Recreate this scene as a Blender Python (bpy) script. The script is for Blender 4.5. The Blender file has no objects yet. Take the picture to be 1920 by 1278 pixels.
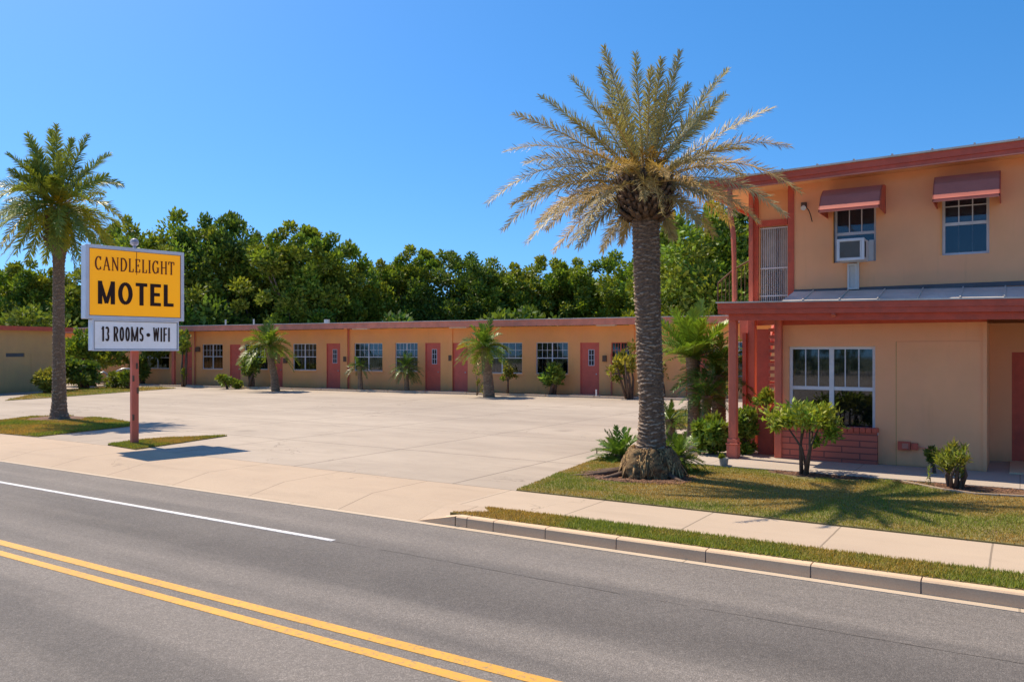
import bpy, math, random
import numpy as np
from mathutils import Vector, Matrix
R_ = math.radians
# ------------------------------------------------------------------ camera, world, sun, exposure
sc = bpy.context.scene
col = sc.collection
H = 2.1; FPX = 1500.0; HV = 658.0
FW = np.array([-.5364, .8440]); RT = np.array([.8440, .5364])
cd = bpy.data.cameras.new('camera'); cam = bpy.data.objects.new('camera', cd); col.objects.link(cam)
cam.location = (0, 0, H); cam.rotation_euler = (R_(90), 0, math.asin(.5364))
cd.sensor_width = 36; cd.lens = FPX/1920*36; cd.shift_y = (HV-639)/1920; cd.clip_end = 3000; cd.clip_start = .05
sc.camera = cam
SUN_EL, SUN_AZ = 57.0, 0.0     # sun seen in the direction (-cos, +sin): from the left along the road, a touch behind the motel
sdir = Vector((-math.cos(R_(8)), math.sin(R_(8)), 0))*math.cos(R_(SUN_EL)) + Vector((0, 0, math.sin(R_(SUN_EL))))
w = bpy.data.worlds.new('World'); sc.world = w; w.use_nodes = True
nt = w.node_tree; nt.nodes.clear()
sky = nt.nodes.new('ShaderNodeTexSky'); sky.sky_type = 'NISHITA'; sky.sun_disc = False
sky.sun_elevation = R_(SUN_EL); sky.sun_rotation = math.atan2(sdir.x, sdir.y)
sky.air_density = 1.0; sky.dust_density = .35; sky.ozone_density = 3.0; sky.altitude = 0
bg = nt.nodes.new('ShaderNodeBackground'); bg.inputs[1].default_value = .12
wo = nt.nodes.new('ShaderNodeOutputWorld')
hsv = nt.nodes.new('ShaderNodeHueSaturation'); hsv.inputs['Saturation'].default_value = 1.33; hsv.inputs['Value'].default_value = .64; hsv.inputs['Hue'].default_value = .499
tcw = nt.nodes.new('ShaderNodeTexCoord'); mpw = nt.nodes.new('ShaderNodeVectorMath'); mpw.operation = 'ADD'; mpw.inputs[1].default_value = (0, 0, .15)
nt.links.new(tcw.outputs['Generated'], mpw.inputs[0]); nt.links.new(mpw.outputs[0], sky.inputs['Vector'])
nt.links.new(sky.outputs[0], hsv.inputs['Color']); nt.links.new(hsv.outputs[0], bg.inputs[0]); nt.links.new(bg.outputs[0], wo.inputs[0])
sl = bpy.data.lights.new('sun', 'SUN'); so = bpy.data.objects.new('sun', sl); col.objects.link(so)
sl.energy = 2.5; sl.angle = R_(.53); sl.color = (1, .87, .70)
so.rotation_euler = sdir.to_track_quat('Z', 'Y').to_euler(); so.location = (-10, 0, 30)
sc.view_settings.view_transform = 'Standard'; sc.view_settings.look = 'None'; sc.view_settings.gamma = 1
sc.view_settings.exposure = 1.35
sc.cycles.max_bounces = 8; sc.cycles.transparent_max_bounces = 12

# ------------------------------------------------------------------ geometry of the view: picture point -> point on a real plane
def ray(u): return FW + (u-960)/FPX*RT
def G(u, v, z=0.0):
    t = (H-z)*FPX/(v-HV); r = ray(u)*t
    return Vector((r[0], r[1], z))
class Plane:                      # vertical plane through A along e; local x = along e, y = away from the viewer
    def __init__(s, A, e):
        s.A = Vector((A[0], A[1], 0)); s.e = Vector((e[0], e[1], 0)).normalized(); s.n = Vector((-s.e.y, s.e.x, 0))
        s.rot = math.atan2(s.e.y, s.e.x)
    def hit(s, u, v, y=0.0):
        r = ray(u); P = s.A + s.n*y
        M = np.array([[r[0], -s.e.x], [r[1], -s.e.y]]); t, q = np.linalg.solve(M, np.array([P.x, P.y]))
        return q, H-(v-HV)/FPX*t
    def x(s, u, y=0.0): return s.hit(u, 600, y)[0]
    def loc(s, p): d = Vector((p[0], p[1], 0))-s.A; return d.dot(s.e), d.dot(s.n)
    def wld(s, x, y=0, z=0): q = s.A + s.e*x + s.n*y; return Vector((q.x, q.y, z))

# ------------------------------------------------------------------ materials
def NT(name):
    m = bpy.data.materials.new(name); m.use_nodes = True; t = m.node_tree
    return m, t, t.nodes['Principled BSDF']
def nd(t, k, **kw):
    n = t.nodes.new(k)
    for a, b in kw.items():
        if a in n.inputs: n.inputs[a].default_value = b
        else: setattr(n, a, b)
    return n
def coords(t, scale=(1, 1, 1), kind='Object'):
    tc = nd(t, 'ShaderNodeTexCoord'); mp = nd(t, 'ShaderNodeMapping'); mp.inputs['Scale'].default_value = scale
    t.links.new(tc.outputs[kind], mp.inputs[0]); return mp.outputs[0]
def noise(t, vec, scale, detail=4, rough=.6):
    n = nd(t, 'ShaderNodeTexNoise', Scale=scale, Detail=detail, Roughness=rough); t.links.new(vec, n.inputs['Vector']); return n.outputs['Fac']
def ramp(t, fac, stops):
    r = nd(t, 'ShaderNodeValToRGB'); e = r.color_ramp.elements
    while len(e) < len(stops): e.new(.5)
    for i, (p, c) in enumerate(stops):
        e[i].position = p; e[i].color = (c, c, c, 1) if isinstance(c, (int, float)) else (*c, 1)
    t.links.new(fac, r.inputs[0]); return r.outputs[0]
def mix(t, fac, a, b, mode='MIX'):
    n = nd(t, 'ShaderNodeMix', data_type='RGBA', blend_type=mode)
    for sock, val in ((n.inputs[0], fac), (n.inputs[6], a), (n.inputs[7], b)):
        if hasattr(val, 'is_linked') or hasattr(val, 'links'): t.links.new(val, sock)
        elif isinstance(val, (int, float)): sock.default_value = val
        else: sock.default_value = (*val, 1)
    return n.outputs[2]
def bump(t, b, h, strength=.3, dist=.01):
    n = nd(t, 'ShaderNodeBump', Strength=strength, Distance=dist); t.links.new(h, n.inputs['Height']); t.links.new(n.outputs[0], b.inputs['Normal'])
def plain(name, c, rough=.7, var=.18, scale=3, bs=40, bst=.15, stretch=(1, 1, 1), metal=0, spec=.35, dirt=None, dirt_amt=.5):
    m, t, b = NT(name); v = coords(t, stretch)
    n1 = noise(t, v, scale, 5, .65); lo = tuple(x*(1-var) for x in c); hi = tuple(min(1, x*(1+var)) for x in c)
    cc = ramp(t, n1, [(.3, lo), (.7, hi)])
    if dirt:
        n3 = noise(t, v, scale*.37+.7, 8, .72); cc = mix(t, ramp(t, n3, [(.52, 0.0), (.72, dirt_amt)]), cc, dirt)
    t.links.new(cc, b.inputs['Base Color']); b.inputs['Roughness'].default_value = rough; b.inputs['Metallic'].default_value = metal
    b.inputs['Specular IOR Level'].default_value = spec
    if bst: bump(t, b, noise(t, v, bs, 3), bst)
    return m
def math_(t, op, a, b=None):
    n = nd(t, 'ShaderNodeMath', operation=op)
    for s, v in ((n.inputs[0], a), (n.inputs[1], b)):
        if v is None: continue
        if isinstance(v, (int, float)): s.default_value = v
        else: t.links.new(v, s)
    return n.outputs[0]
def joints(t, vec, sx, sy, wx, ox=0, oy=0, wob=.01):   # 1 on the joint lines
    sp = nd(t, 'ShaderNodeSeparateXYZ'); t.links.new(vec, sp.inputs[0]); wn = math_(t, 'MULTIPLY', noise(t, vec, 3, 2), wob)
    outs = []
    for o, s, off in ((0, sx, ox), (1, sy, oy)):
        if not s: continue
        p = math_(t, 'ADD', sp.outputs[o], off); p = math_(t, 'ADD', p, wn)
        p = math_(t, 'PINGPONG', p, s/2); outs.append(math_(t, 'LESS_THAN', p, wx))
    return math_(t, 'MAXIMUM', outs[0], outs[1]) if len(outs) > 1 else outs[0]
def concrete(name, c, c2, sx, sy, ox=0, oy=0, wj=.012, stain=.5, big=.18, jc=.45):
    m, t, b = NT(name); v = coords(t); vs = coords(t, (.55, 1.3, 1))
    n1 = noise(t, vs, big, 6, .65); cc = ramp(t, n1, [(.36, c2), (.62, c)])
    n2 = noise(t, v, 1.1, 8, .75); cc = mix(t, ramp(t, n2, [(.5, 0.0), (.8, stain)]), cc, tuple(x*.62 for x in c))
    n5 = noise(t, coords(t, (.35, 2.2, 1)), .9, 5, .6); cc = mix(t, ramp(t, n5, [(.55, 0.0), (.75, .38)]), cc, tuple(x*.72 for x in c2))
    n3 = noise(t, v, 90, 3); cc = mix(t, .22, cc, ramp(t, n3, [(.3, .35), (.7, .8)]), 'OVERLAY')
    vt = nd(t, 'ShaderNodeTexVoronoi', feature='DISTANCE_TO_EDGE', Scale=.33); wv = nd(t, 'ShaderNodeVectorMath', operation='ADD')
    nn = nd(t, 'ShaderNodeTexNoise', Scale=1.5, Detail=5); t.links.new(v, nn.inputs['Vector'])
    t.links.new(v, wv.inputs[0]); t.links.new(nn.outputs['Color'], wv.inputs[1]); t.links.new(wv.outputs[0], vt.inputs['Vector'])
    crack = math_(t, 'MULTIPLY', math_(t, 'LESS_THAN', vt.outputs['Distance'], .0035), ramp(t, noise(t, v, .3, 2), [(.5, 0.0), (.6, .6)]))
    cc = mix(t, crack, cc, tuple(x*.35 for x in c))
    vo = nd(t, 'ShaderNodeTexVoronoi', Scale=.42); t.links.new(coords(t), vo.inputs['Vector']); so_ = nd(t, 'ShaderNodeSeparateColor'); t.links.new(vo.outputs['Color'], so_.inputs[0])
    dd = math_(t, 'ADD', vo.outputs['Distance'], math_(t, 'MULTIPLY', noise(t, v, 5, 5, .7), .18))
    cc = mix(t, math_(t, 'MULTIPLY', ramp(t, dd, [(.10, .5), (.24, 0.0)]), math_(t, 'GREATER_THAN', so_.outputs[0], .72)), cc, tuple(x*.45 for x in c2))
    j = joints(t, v, sx, sy, wj, ox, oy); cc = mix(t, math_(t, 'MULTIPLY', j, 1-jc), cc, tuple(x*.3 for x in c))
    t.links.new(cc, b.inputs['Base Color']); b.inputs['Roughness'].default_value = .85; b.inputs['Specular IOR Level'].default_value = .25
    h = math_(t, 'SUBTRACT', math_(t, 'MULTIPLY', n3, .3), j); bump(t, b, h, .35, .01)
    return m
def leafmat(name, c, trans=.3, rough=.55):
    m = bpy.data.materials.new(name); m.use_nodes = True; t = m.node_tree; t.nodes.clear()
    at = nd(t, 'ShaderNodeAttribute', attribute_name='tint'); cc = mix(t, 1.0, c, at.outputs['Color'], 'MULTIPLY')
    b = nd(t, 'ShaderNodeBsdfPrincipled', Roughness=rough); b.inputs['Specular IOR Level'].default_value = .35
    tr = nd(t, 'ShaderNodeBsdfTranslucent'); t.links.new(cc, b.inputs['Base Color'])
    t.links.new(mix(t, 1.0, cc, (1.25, 1.25, .6), 'MULTIPLY'), tr.inputs['Color'])
    ms = nd(t, 'ShaderNodeMixShader', Fac=trans); t.links.new(b.outputs[0], ms.inputs[1]); t.links.new(tr.outputs[0], ms.inputs[2])
    o = nd(t, 'ShaderNodeOutputMaterial'); t.links.new(ms.outputs[0], o.inputs[0]); return m
def asphalt():
    m, t, b = NT('asphalt'); v = coords(t); vs = coords(t, (.045, .8, 1))
    cc = ramp(t, noise(t, vs, 1.1, 4, .55), [(.40, (.115, .103, .092)), (.56, (.235, .205, .175))])
    sy = nd(t, 'ShaderNodeSeparateXYZ'); t.links.new(coords(t), sy.inputs[0]); yy = math_(t, 'ADD', sy.outputs[1], math_(t, 'MULTIPLY', noise(t, coords(t, (.12, .5, 1)), 1.0, 3), .5))
    wp = ramp(t, math_(t, 'DIVIDE', yy, 10.0), [(.25, 1.0), (.33, .74), (.40, 1.0), (.56, 1.0), (.615, .66), (.67, 1.0), (.77, .98), (.80, .80), (.84, 1.0)])   # tyre and oil darkened wheel paths
    cc = mix(t, 1.0, cc, wp, 'MULTIPLY')
    cc = mix(t, .4, cc, ramp(t, noise(t, v, .5, 6, .7), [(.3, (.135, .118, .105)), (.7, (.225, .196, .168))]))
    vt = nd(t, 'ShaderNodeTexVoronoi', Scale=120.0); t.links.new(v, vt.inputs['Vector'])
    sp = ramp(t, vt.outputs['Distance'], [(.1, .95), (.75, .12)])
    ag = nd(t, 'ShaderNodeSeparateColor'); t.links.new(vt.outputs['Color'], ag.inputs[0])
    cc = mix(t, .34, cc, ramp(t, ag.outputs[0], [(.1, .18), (.75, .5), (.97, .95)]), 'OVERLAY')
    cc = mix(t, .35, cc, ramp(t, noise(t, v, 28, 4, .8), [(.3, .2), (.7, .8)]), 'OVERLAY')
    t.links.new(cc, b.inputs['Base Color']); b.inputs['Roughness'].default_value = .8; b.inputs['Specular IOR Level'].default_value = .3
    bump(t, b, sp, .5, .006); return m
def paint(name, c, base, wear=.5):
    m, t, b = NT(name); v = coords(t)
    n = noise(t, v, 22, 6, .8); cc = ramp(t, noise(t, v, 1.5, 4), [(.3, tuple(x*.82 for x in c)), (.7, c)])
    cc = mix(t, ramp(t, n, [(wear+.05, 0.0), (wear+.22, .75)]), cc, base)
    t.links.new(cc, b.inputs['Base Color']); b.inputs['Roughness'].default_value = .6; bump(t, b, n, .3, .004); return m
def glass(name, tint=(.6, .65, .7), refl=.06, trans=.9):
    m = bpy.data.materials.new(name); m.use_nodes = True; t = m.node_tree; t.nodes.clear()
    g = nd(t, 'ShaderNodeBsdfGlossy', Roughness=.03); g.inputs['Color'].default_value = (.9, .93, 1, 1)
    tr = nd(t, 'ShaderNodeBsdfTransparent'); tr.inputs['Color'].default_value = (*[x*trans for x in tint], 1)
    fr = nd(t, 'ShaderNodeFresnel', IOR=1.5); ad = math_(t, 'ADD', fr.outputs[0], refl-.04)
    ms = nd(t, 'ShaderNodeMixShader'); t.links.new(ad, ms.inputs[0]); t.links.new(tr.outputs[0], ms.inputs[1]); t.links.new(g.outputs[0], ms.inputs[2])
    o = nd(t, 'ShaderNodeOutputMaterial'); t.links.new(ms.outputs[0], o.inputs[0]); return m
def stucco(name, c, pink, amt=.35):
    m, t, b = NT(name); v = coords(t)
    cc = ramp(t, noise(t, v, .8, 5, .6), [(.3, tuple(x*.9 for x in c)), (.7, tuple(x*1.04 for x in c))])
    vs = coords(t, (1, 1, .45)); cc = mix(t, ramp(t, noise(t, vs, .9, 6, .7), [(.42, 0.0), (.7, amt)]), cc, pink)
    sp = nd(t, 'ShaderNodeSeparateXYZ'); t.links.new(coords(t), sp.inputs[0])     # splash dirt close to the ground
    lowz = math_(t, 'SUBTRACT', math_(t, 'ADD', sp.outputs[2], math_(t, 'MULTIPLY', noise(t, coords(t, (1, 1, .2)), 4, 5, .7), .5)), .25)
    cc = mix(t, ramp(t, lowz, [(0.0, .45), (.35, 0.0)]), cc, tuple(x*.5 for x in pink))
    st = coords(t, (7, 7, .5)); cc = mix(t, ramp(t, noise(t, st, 1.0, 4, .6), [(.6, 0.0), (.8, .22)]), cc, tuple(x*.6 for x in c))
    t.links.new(cc, b.inputs['Base Color']); b.inputs['Roughness'].default_value = .9; b.inputs['Specular IOR Level'].default_value = .15
    bump(t, b, noise(t, v, 60, 4, .7), .35, .006); return m

M = dict(
 asphalt=asphalt(),
 lot=concrete('lot_concrete', (.43, .355, .275), (.325, .265, .205), 3.6, 3.6, .4, 1.2, .018, .5, .16, .3),
 walk=concrete('walk_concrete', (.49, .38, .27), (.435, .335, .24), 1.56, 0, .25, 0, .010, .22, .25, .35),
 apron=concrete('apron_concrete', (.46, .35, .245), (.405, .305, .215), 1.9, 0, .5, 0, .010, .28, .25, .4),
 kerb=concrete('kerb_concrete', (.72, .50, .31), (.58, .41, .26), 0, 50, 0, 0, .001, .4, .4),
 gutter=concrete('gutter_concrete', (.55, .435, .31), (.47, .37, .265), 3.0, 0, 0, 0, .01, .35, .4),
 porch=concrete('porch_concrete', (.45, .375, .30), (.38, .32, .26), 2.4, 0, 0, 0, .008, .4, .4),
 yellow=paint('yellow_paint', (.72, .36, .035), (.17, .15, .12), .44), white_line=paint('white_paint', (.75, .73, .70), (.18, .17, .16), .44),
 earth=plain('earth', (.16, .11, .075), .95, .35, 2, 30, .5), ground=plain('far_ground', (.12, .13, .06), .95, .3, .3, 5, .3),
 mulch=plain('mulch', (.17, .095, .06), .95, .5, 18, 70, 1.0),
 stucco=stucco('peach_stucco', (.98, .485, .24), (.95, .43, .25), .45), stucco_low=stucco('ochre_stucco', (.95, .46, .165), (.88, .40, .20), .6),
 stucco_left=stucco('tan_stucco', (.68, .41, .17), (.56, .33, .17), .6),
 red=plain('salmon_red_paint', (.60, .11, .062), .55, .14, 4, 60, .12, dirt=(.30, .09, .07), dirt_amt=.5),
 redpost=plain('weathered_red_paint', (.66, .165, .10), .6, .15, 4, 60, .2, stretch=(1, 1, .35), dirt=(.20, .10, .09), dirt_amt=.8),
 awning=plain('awning_red_paint', (.52, .145, .095), .5, .1, 3, 60, .05),
 door=plain('door_pink_paint', (.68, .135, .085), .5, .09, 3, 60, .06, dirt=(.4, .1, .09), dirt_amt=.3),
 pink=plain('pink_fascia_paint', (.70, .24, .15), .6, .2, 2, 50, .15, dirt=(.40, .20, .17), dirt_amt=.6),
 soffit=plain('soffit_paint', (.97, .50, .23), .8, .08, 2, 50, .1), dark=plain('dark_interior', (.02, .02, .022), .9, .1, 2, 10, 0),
 roof=plain('grey_metal_roof', (.66, .59, .51), .55, .22, 1.2, 30, .1, metal=.0, dirt=(.24, .235, .24), dirt_amt=.6),
 roofdark=plain('dark_flashing', (.10, .10, .11), .6, .2, 3, 30, .1),
 white=plain('white_frame', (.68, .70, .73), .5, .07, 5, 50, .03), signwhite=plain('sign_white', (.74, .76, .80), .45, .07, 3, 50, .03, dirt=(.5, .48, .46), dirt_amt=.5),
 signorange=plain('sign_orange', (1.0, .40, .006), .4, .05, 3, 50, .0), ink=plain('letter_black', (.03, .008, .004), .5, .1, 3, 50, 0), ink2=plain('letter_maroon', (.17, .03, .012), .5, .2, 8, 50, 0),
 curtain=plain('curtain_cloth', (.42, .38, .30), .9, .15, 4, 60, .1), blind=plain('white_blind', (.55, .58, .62), .8, .05, 4, 60, .0), screen=plain('insect_screen', (.05, .058, .065), .8, .15, 3, 80, .0),
 glass=glass('window_glass', (.62, .66, .68)), brick=None, metal=plain('galvanised_metal', (.45, .46, .47), .4, .1, 6, 50, .05, metal=.7), black=plain('black_plastic', (.02, .02, .02), .5, .1, 6, 50, 0),
 plastic=plain('white_plastic', (.66, .66, .64), .5, .06, 6, 50, .03), grille=plain('grey_grille', (.16, .17, .17), .6, .1, 6, 50, .1),
 bark=plain('grey_bark', (.17, .13, .10), .95, .35, 8, 40, .8, stretch=(1, 1, .4)), stem=plain('brown_stem', (.14, .09, .06), .9, .3, 10, 60, .6),
 terracotta=plain('red_planter_paint', (.34, .085, .06), .75, .2, 4, 40, .3), pot=plain('grey_pot', (.3, .29, .28), .8, .2, 10, 50, .3),
 green=leafmat('leaf_green', (.20, .265, .03)), green2=leafmat('leaf_light_green', (.225, .27, .03)), green3=leafmat('leaf_dark_green', (.13, .19, .028)),
 shrub=leafmat('shrub_green', (.24, .30, .035)), dryfrond=leafmat('dry_frond', (.46, .365, .17), .25, .5), palmfrond=leafmat('palm_frond', (.29, .33, .05), .25, .4), cycad=leafmat('cycad_leaf', (.13, .20, .035), .25, .35),
 fanfrond=leafmat('small_palm_frond', (.17, .24, .03), .35, .4),
 grass=leafmat('grass_blade', (.36, .30, .08), .3, .7), yellowleaf=leafmat('yellow_green_leaf', (.24, .25, .04), .35), curtain2=plain('grey_curtain', (.42, .37, .30), .9, .35, 4, 60, .1),
)
def palm_bark(name, c1, c2):
    m, t, b = NT(name); at = nd(t, 'ShaderNodeAttribute', attribute_name='tint'); v = coords(t)
    cc = mix(t, at.outputs['Fac'], c1, c2); n = noise(t, v, 30, 5, .75)
    cc = mix(t, .6, cc, ramp(t, n, [(.3, .12), (.68, .9)]), 'OVERLAY')
    t.links.new(cc, b.inputs['Base Color']); b.inputs['Roughness'].default_value = .95; bump(t, b, n, .9, .03); return m
M['palmbark'] = palm_bark('palm_bark', (.105, .06, .034), (.62, .46, .32))
M['palmbark2'] = palm_bark('palm_bark_left', (.16, .105, .065), (.42, .31, .20))
M['rootmat'] = palm_bark('root_mass', (.09, .05, .022), (.62, .40, .17))
def brickmat():
    m, t, b = NT('red_brick'); v = coords(t, (1, 1, 1)); br = nd(t, 'ShaderNodeTexBrick', Scale=1.0)
    sw = nd(t, 'ShaderNodeCombineXYZ'); sp = nd(t, 'ShaderNodeSeparateXYZ'); t.links.new(v, sp.inputs[0]); t.links.new(sp.outputs[0], sw.inputs[0]); t.links.new(sp.outputs[2], sw.inputs[1])
    t.links.new(sw.outputs[0], br.inputs['Vector'])
    for k, val in (('Color1', (.54, .13, .08, 1)), ('Color2', (.45, .105, .07, 1)), ('Mortar', (.20, .06, .05, 1)), ('Mortar Size', .010), ('Brick Width', .62), ('Row Height', .115)): br.inputs[k].default_value = val
    t.links.new(br.outputs[0], b.inputs['Base Color']); b.inputs['Roughness'].default_value = .7; bump(t, b, math_(t, 'SUBTRACT', 1.0, br.outputs['Fac']), .8, .012); return m
M['brick'] = brickmat()
for k_, c_, e_ in (('signorange', (1, .42, .01), .16), ('signpanel', (.8, .82, .88), .06)):      # faint glow added to the unlit sign faces to brighten their shaded side
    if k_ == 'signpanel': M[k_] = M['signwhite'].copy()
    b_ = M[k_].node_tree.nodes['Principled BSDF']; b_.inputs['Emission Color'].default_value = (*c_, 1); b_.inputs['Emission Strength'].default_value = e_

# ------------------------------------------------------------------ mesh helpers
def link(name, me, mat=None, parent=None):
    o = bpy.data.objects.new(name, me); col.objects.link(o)
    if mat is not None: me.materials.append(mat)
    if parent is not None: o.parent = parent
    return o
class MB:
    def __init__(s): s.v = []; s.f = []
    def quad(s, a, b, c, d): i = len(s.v); s.v += [tuple(a), tuple(b), tuple(c), tuple(d)]; s.f.append((i, i+1, i+2, i+3)); return s
    def box(s, x0, x1, y0, y1, z0, z1):
        i = len(s.v); s.v += [(x, y, z) for z in (z0, z1) for x, y in ((x0, y0), (x1, y0), (x1, y1), (x0, y1))]
        s.f += [(i, i+3, i+2, i+1), (i+4, i+5, i+6, i+7), (i, i+1, i+5, i+4), (i+1, i+2, i+6, i+5), (i+2, i+3, i+7, i+6), (i+3, i, i+4, i+7)]; return s
    def bar(s, p, q, wd, hd=None, up=(0, 0, 1)):
        p = Vector(p); q = Vector(q); d = (q-p).normalized(); u = Vector(up)
        if abs(d.dot(u)) > .98: u = Vector((0, 1, 0))
        a = d.cross(u).normalized()*wd/2; b = a.cross(d).normalized()*(hd or wd)/2; i = len(s.v)
        s.v += [tuple(r+x+y) for r in (p, q) for x, y in ((-a, -b), (a, -b), (a, b), (-a, b))]
        s.f += [(i, i+1, i+2, i+3), (i+7, i+6, i+5, i+4), (i, i+4, i+5, i+1), (i+1, i+5, i+6, i+2), (i+2, i+6, i+7, i+3), (i+3, i+7, i+4, i)]; return s
    def tube(s, pts, rad, n=10, cap=True):
        pts = [Vector(p) for p in pts]; base = len(s.v); a = None
        for k, p in enumerate(pts):
            d = (pts[min(k+1, len(pts)-1)]-pts[max(k-1, 0)]).normalized()
            if a is None: a = d.orthogonal().normalized()
            a = (a-d*a.dot(d)).normalized(); b = d.cross(a); r = rad[k] if hasattr(rad, '__len__') else rad
            s.v += [tuple(p+(a*math.cos(2*math.pi*j/n)+b*math.sin(2*math.pi*j/n))*r) for j in range(n)]
        for k in range(len(pts)-1):
            for j in range(n):
                i = base+k*n; s.f.append((i+j, i+(j+1) % n, i+n+(j+1) % n, i+n+j))
        if cap: s.f.append(tuple(base+j for j in range(n))[::-1]); s.f.append(tuple(base+(len(pts)-1)*n+j for j in range(n)))
        return s
    def prism(s, pts, z0, z1):       # flat outline (x,y) raised from z0 to z1
        i = len(s.v); n = len(pts); s.v += [(p[0], p[1], z0) for p in pts]+[(p[0], p[1], z1) for p in pts]
        s.f.append(tuple(range(i+n, i+2*n))); s.f.append(tuple(range(i+n-1, i-1, -1)))
        for k in range(n): s.f.append((i+k, i+(k+1) % n, i+n+(k+1) % n, i+n+k))
        return s
    def build(s, name, mat, parent=None, smooth=False, bev=0):
        me = bpy.data.meshes.new(name); me.from_pydata(s.v, [], s.f); me.update()
        import bmesh; bm = bmesh.new(); bm.from_mesh(me); bmesh.ops.recalc_face_normals(bm, faces=bm.faces)
        bm.to_mesh(me); bm.free()
        if smooth: me.polygons.foreach_set('use_smooth', [True]*len(me.polygons))
        o = link(name, me, mat, parent)
        if bev: md = o.modifiers.new('bevel', 'BEVEL'); md.width = bev; md.segments = 2; md.limit_method = 'ANGLE'
        return o
def raw(name, V, F, mat, tint=None, parent=None, smooth=False):
    me = bpy.data.meshes.new(name); V = np.asarray(V, dtype=np.float32); F = np.asarray(F, dtype=np.int32); k = F.shape[1]
    me.vertices.add(len(V)); me.vertices.foreach_set('co', V.ravel()); me.loops.add(F.size); me.loops.foreach_set('vertex_index', F.ravel())
    me.polygons.add(len(F)); me.polygons.foreach_set('loop_start', np.arange(0, F.size, k, dtype=np.int32)); me.update(calc_edges=True)
    if tint is not None:
        a = me.attributes.new('tint', 'FLOAT_COLOR', 'POINT'); T = np.ones((len(V), 4), dtype=np.float32); T[:, :3] = tint; a.data.foreach_set('color', T.ravel())
    if smooth: me.polygons.foreach_set('use_smooth', [True]*len(F))
    return link(name, me, mat, parent)
def empty(name, loc=(0, 0, 0), rz=0):
    o = bpy.data.objects.new(name, None); o.empty_display_size = .3; col.objects.link(o); o.location = loc; o.rotation_euler = (0, 0, rz); return o
def tag(o, label, cat, group=None):
    o['label'] = label; o['category'] = cat
    if group: o['group'] = group
    return o
def kind(o, k): o['kind'] = k; return o
def copy_tree(o, parent=None):
    c = o.copy(); col.objects.link(c)
    if parent is not None: c.parent = parent
    for ch in list(o.children): copy_tree(ch, c)
    return c

# ------------------------------------------------------------------ the setting: ground, road, walks
YG, YK, YB, YS0, YS1 = 8.09, 8.20, 8.33, 8.90, 10.2; ZR = -.13
def sheet(name, x0, x1, y0, y1, z, mat, t=.05, k='structure'):
    return kind(MB().box(x0, x1, y0, y1, z-t, z).build(name, mat), k)
kind(MB().box(-1200, 900, -300, 1500, -.30, -.25).build('ground', M['ground']), 'structure')
sheet('road', -150, 60, -5.5, YG, ZR, M['asphalt'], .1)
XK = G(862, 965).x; XK0 = XK-.62
mk = MB()
for y0, y1 in ((4.61, 4.735), (4.37, 4.48)): mk.box(-150, 60, y0, y1, ZR-.03, ZR+.004)
kind(mk.build('road_centre_line', M['yellow']), 'structure')
kind(MB().box(-150, -6.83, 6.785, 6.865, ZR-.03, ZR+.004).build('road_lane_line', M['white_line']), 'structure')
sheet('gutter', -150, 60, YG, YK, ZR+.006, M['gutter'], .12)
# a long fine crack that carries the lane line on
rng = np.random.default_rng(3); ck = MB(); x = -6.8; y = 6.79
while x < 14:
    nx = x+rng.uniform(.1, .35); ny = 6.77+.03*math.sin(nx*.7)+rng.uniform(-.012, .012); wd = rng.uniform(.0015, .004)
    if rng.random() < .85: ck.quad((x, y-wd, ZR+.003), (nx, ny-wd, ZR+.003), (nx, ny+wd, ZR+.003), (x, y+wd, ZR+.003))
    x, y = nx, ny
kind(ck.build('road_crack', plain('tar_seal', (.07, .06, .05), .8, .1, 3, 50, 0)), 'structure')
# kerb blocks with open joints, the first one ramping down to the drive
kb = MB()
xs = [XK, -5.89, -5.49, -4.75, -3.83, -2.80, -1.74, -.77, .12]+[.12+1.0*i for i in range(1, 24)]
for a, b in zip(xs[:-1], xs[1:]):
    a += .006; b -= .006; o = .018
    i = len(kb.v); kb.v += [(a, YK, ZR-.05), (b, YK, ZR-.05), (b, YK+.006, -.012), (a, YK+.006, -.012), (a, YK+.024, .004), (b, YK+.024, .004), (b, YB, .004), (a, YB, .004), (a, YB, ZR-.05), (b, YB, ZR-.05)]
    kb.f += [(i, i+1, i+2, i+3), (i+3, i+2, i+5, i+4), (i+4, i+5, i+6, i+7), (i+7, i+6, i+9, i+8), (i, i+3, i+4, i+7, i+8), (i+1, i+9, i+6, i+5, i+2)]
i = len(kb.v); kb.v += [(XK0, YK, ZR-.05), (XK-.006, YK, ZR-.05), (XK-.006, YK+.006, 0), (XK0, YK, ZR+.008), (XK0, YB, ZR+.02), (XK-.006, YB, .004)]
kb.f += [(i, i+1, i+2, i+3), (i+3, i+2, i+5, i+4)]
kind(kb.build('kerb', M['kerb']), 'structure')
sheet('kerb_joint_fill', XK+.1, 40, YK+.012, YB-.004, -.01, M['roofdark'], .2)
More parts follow.
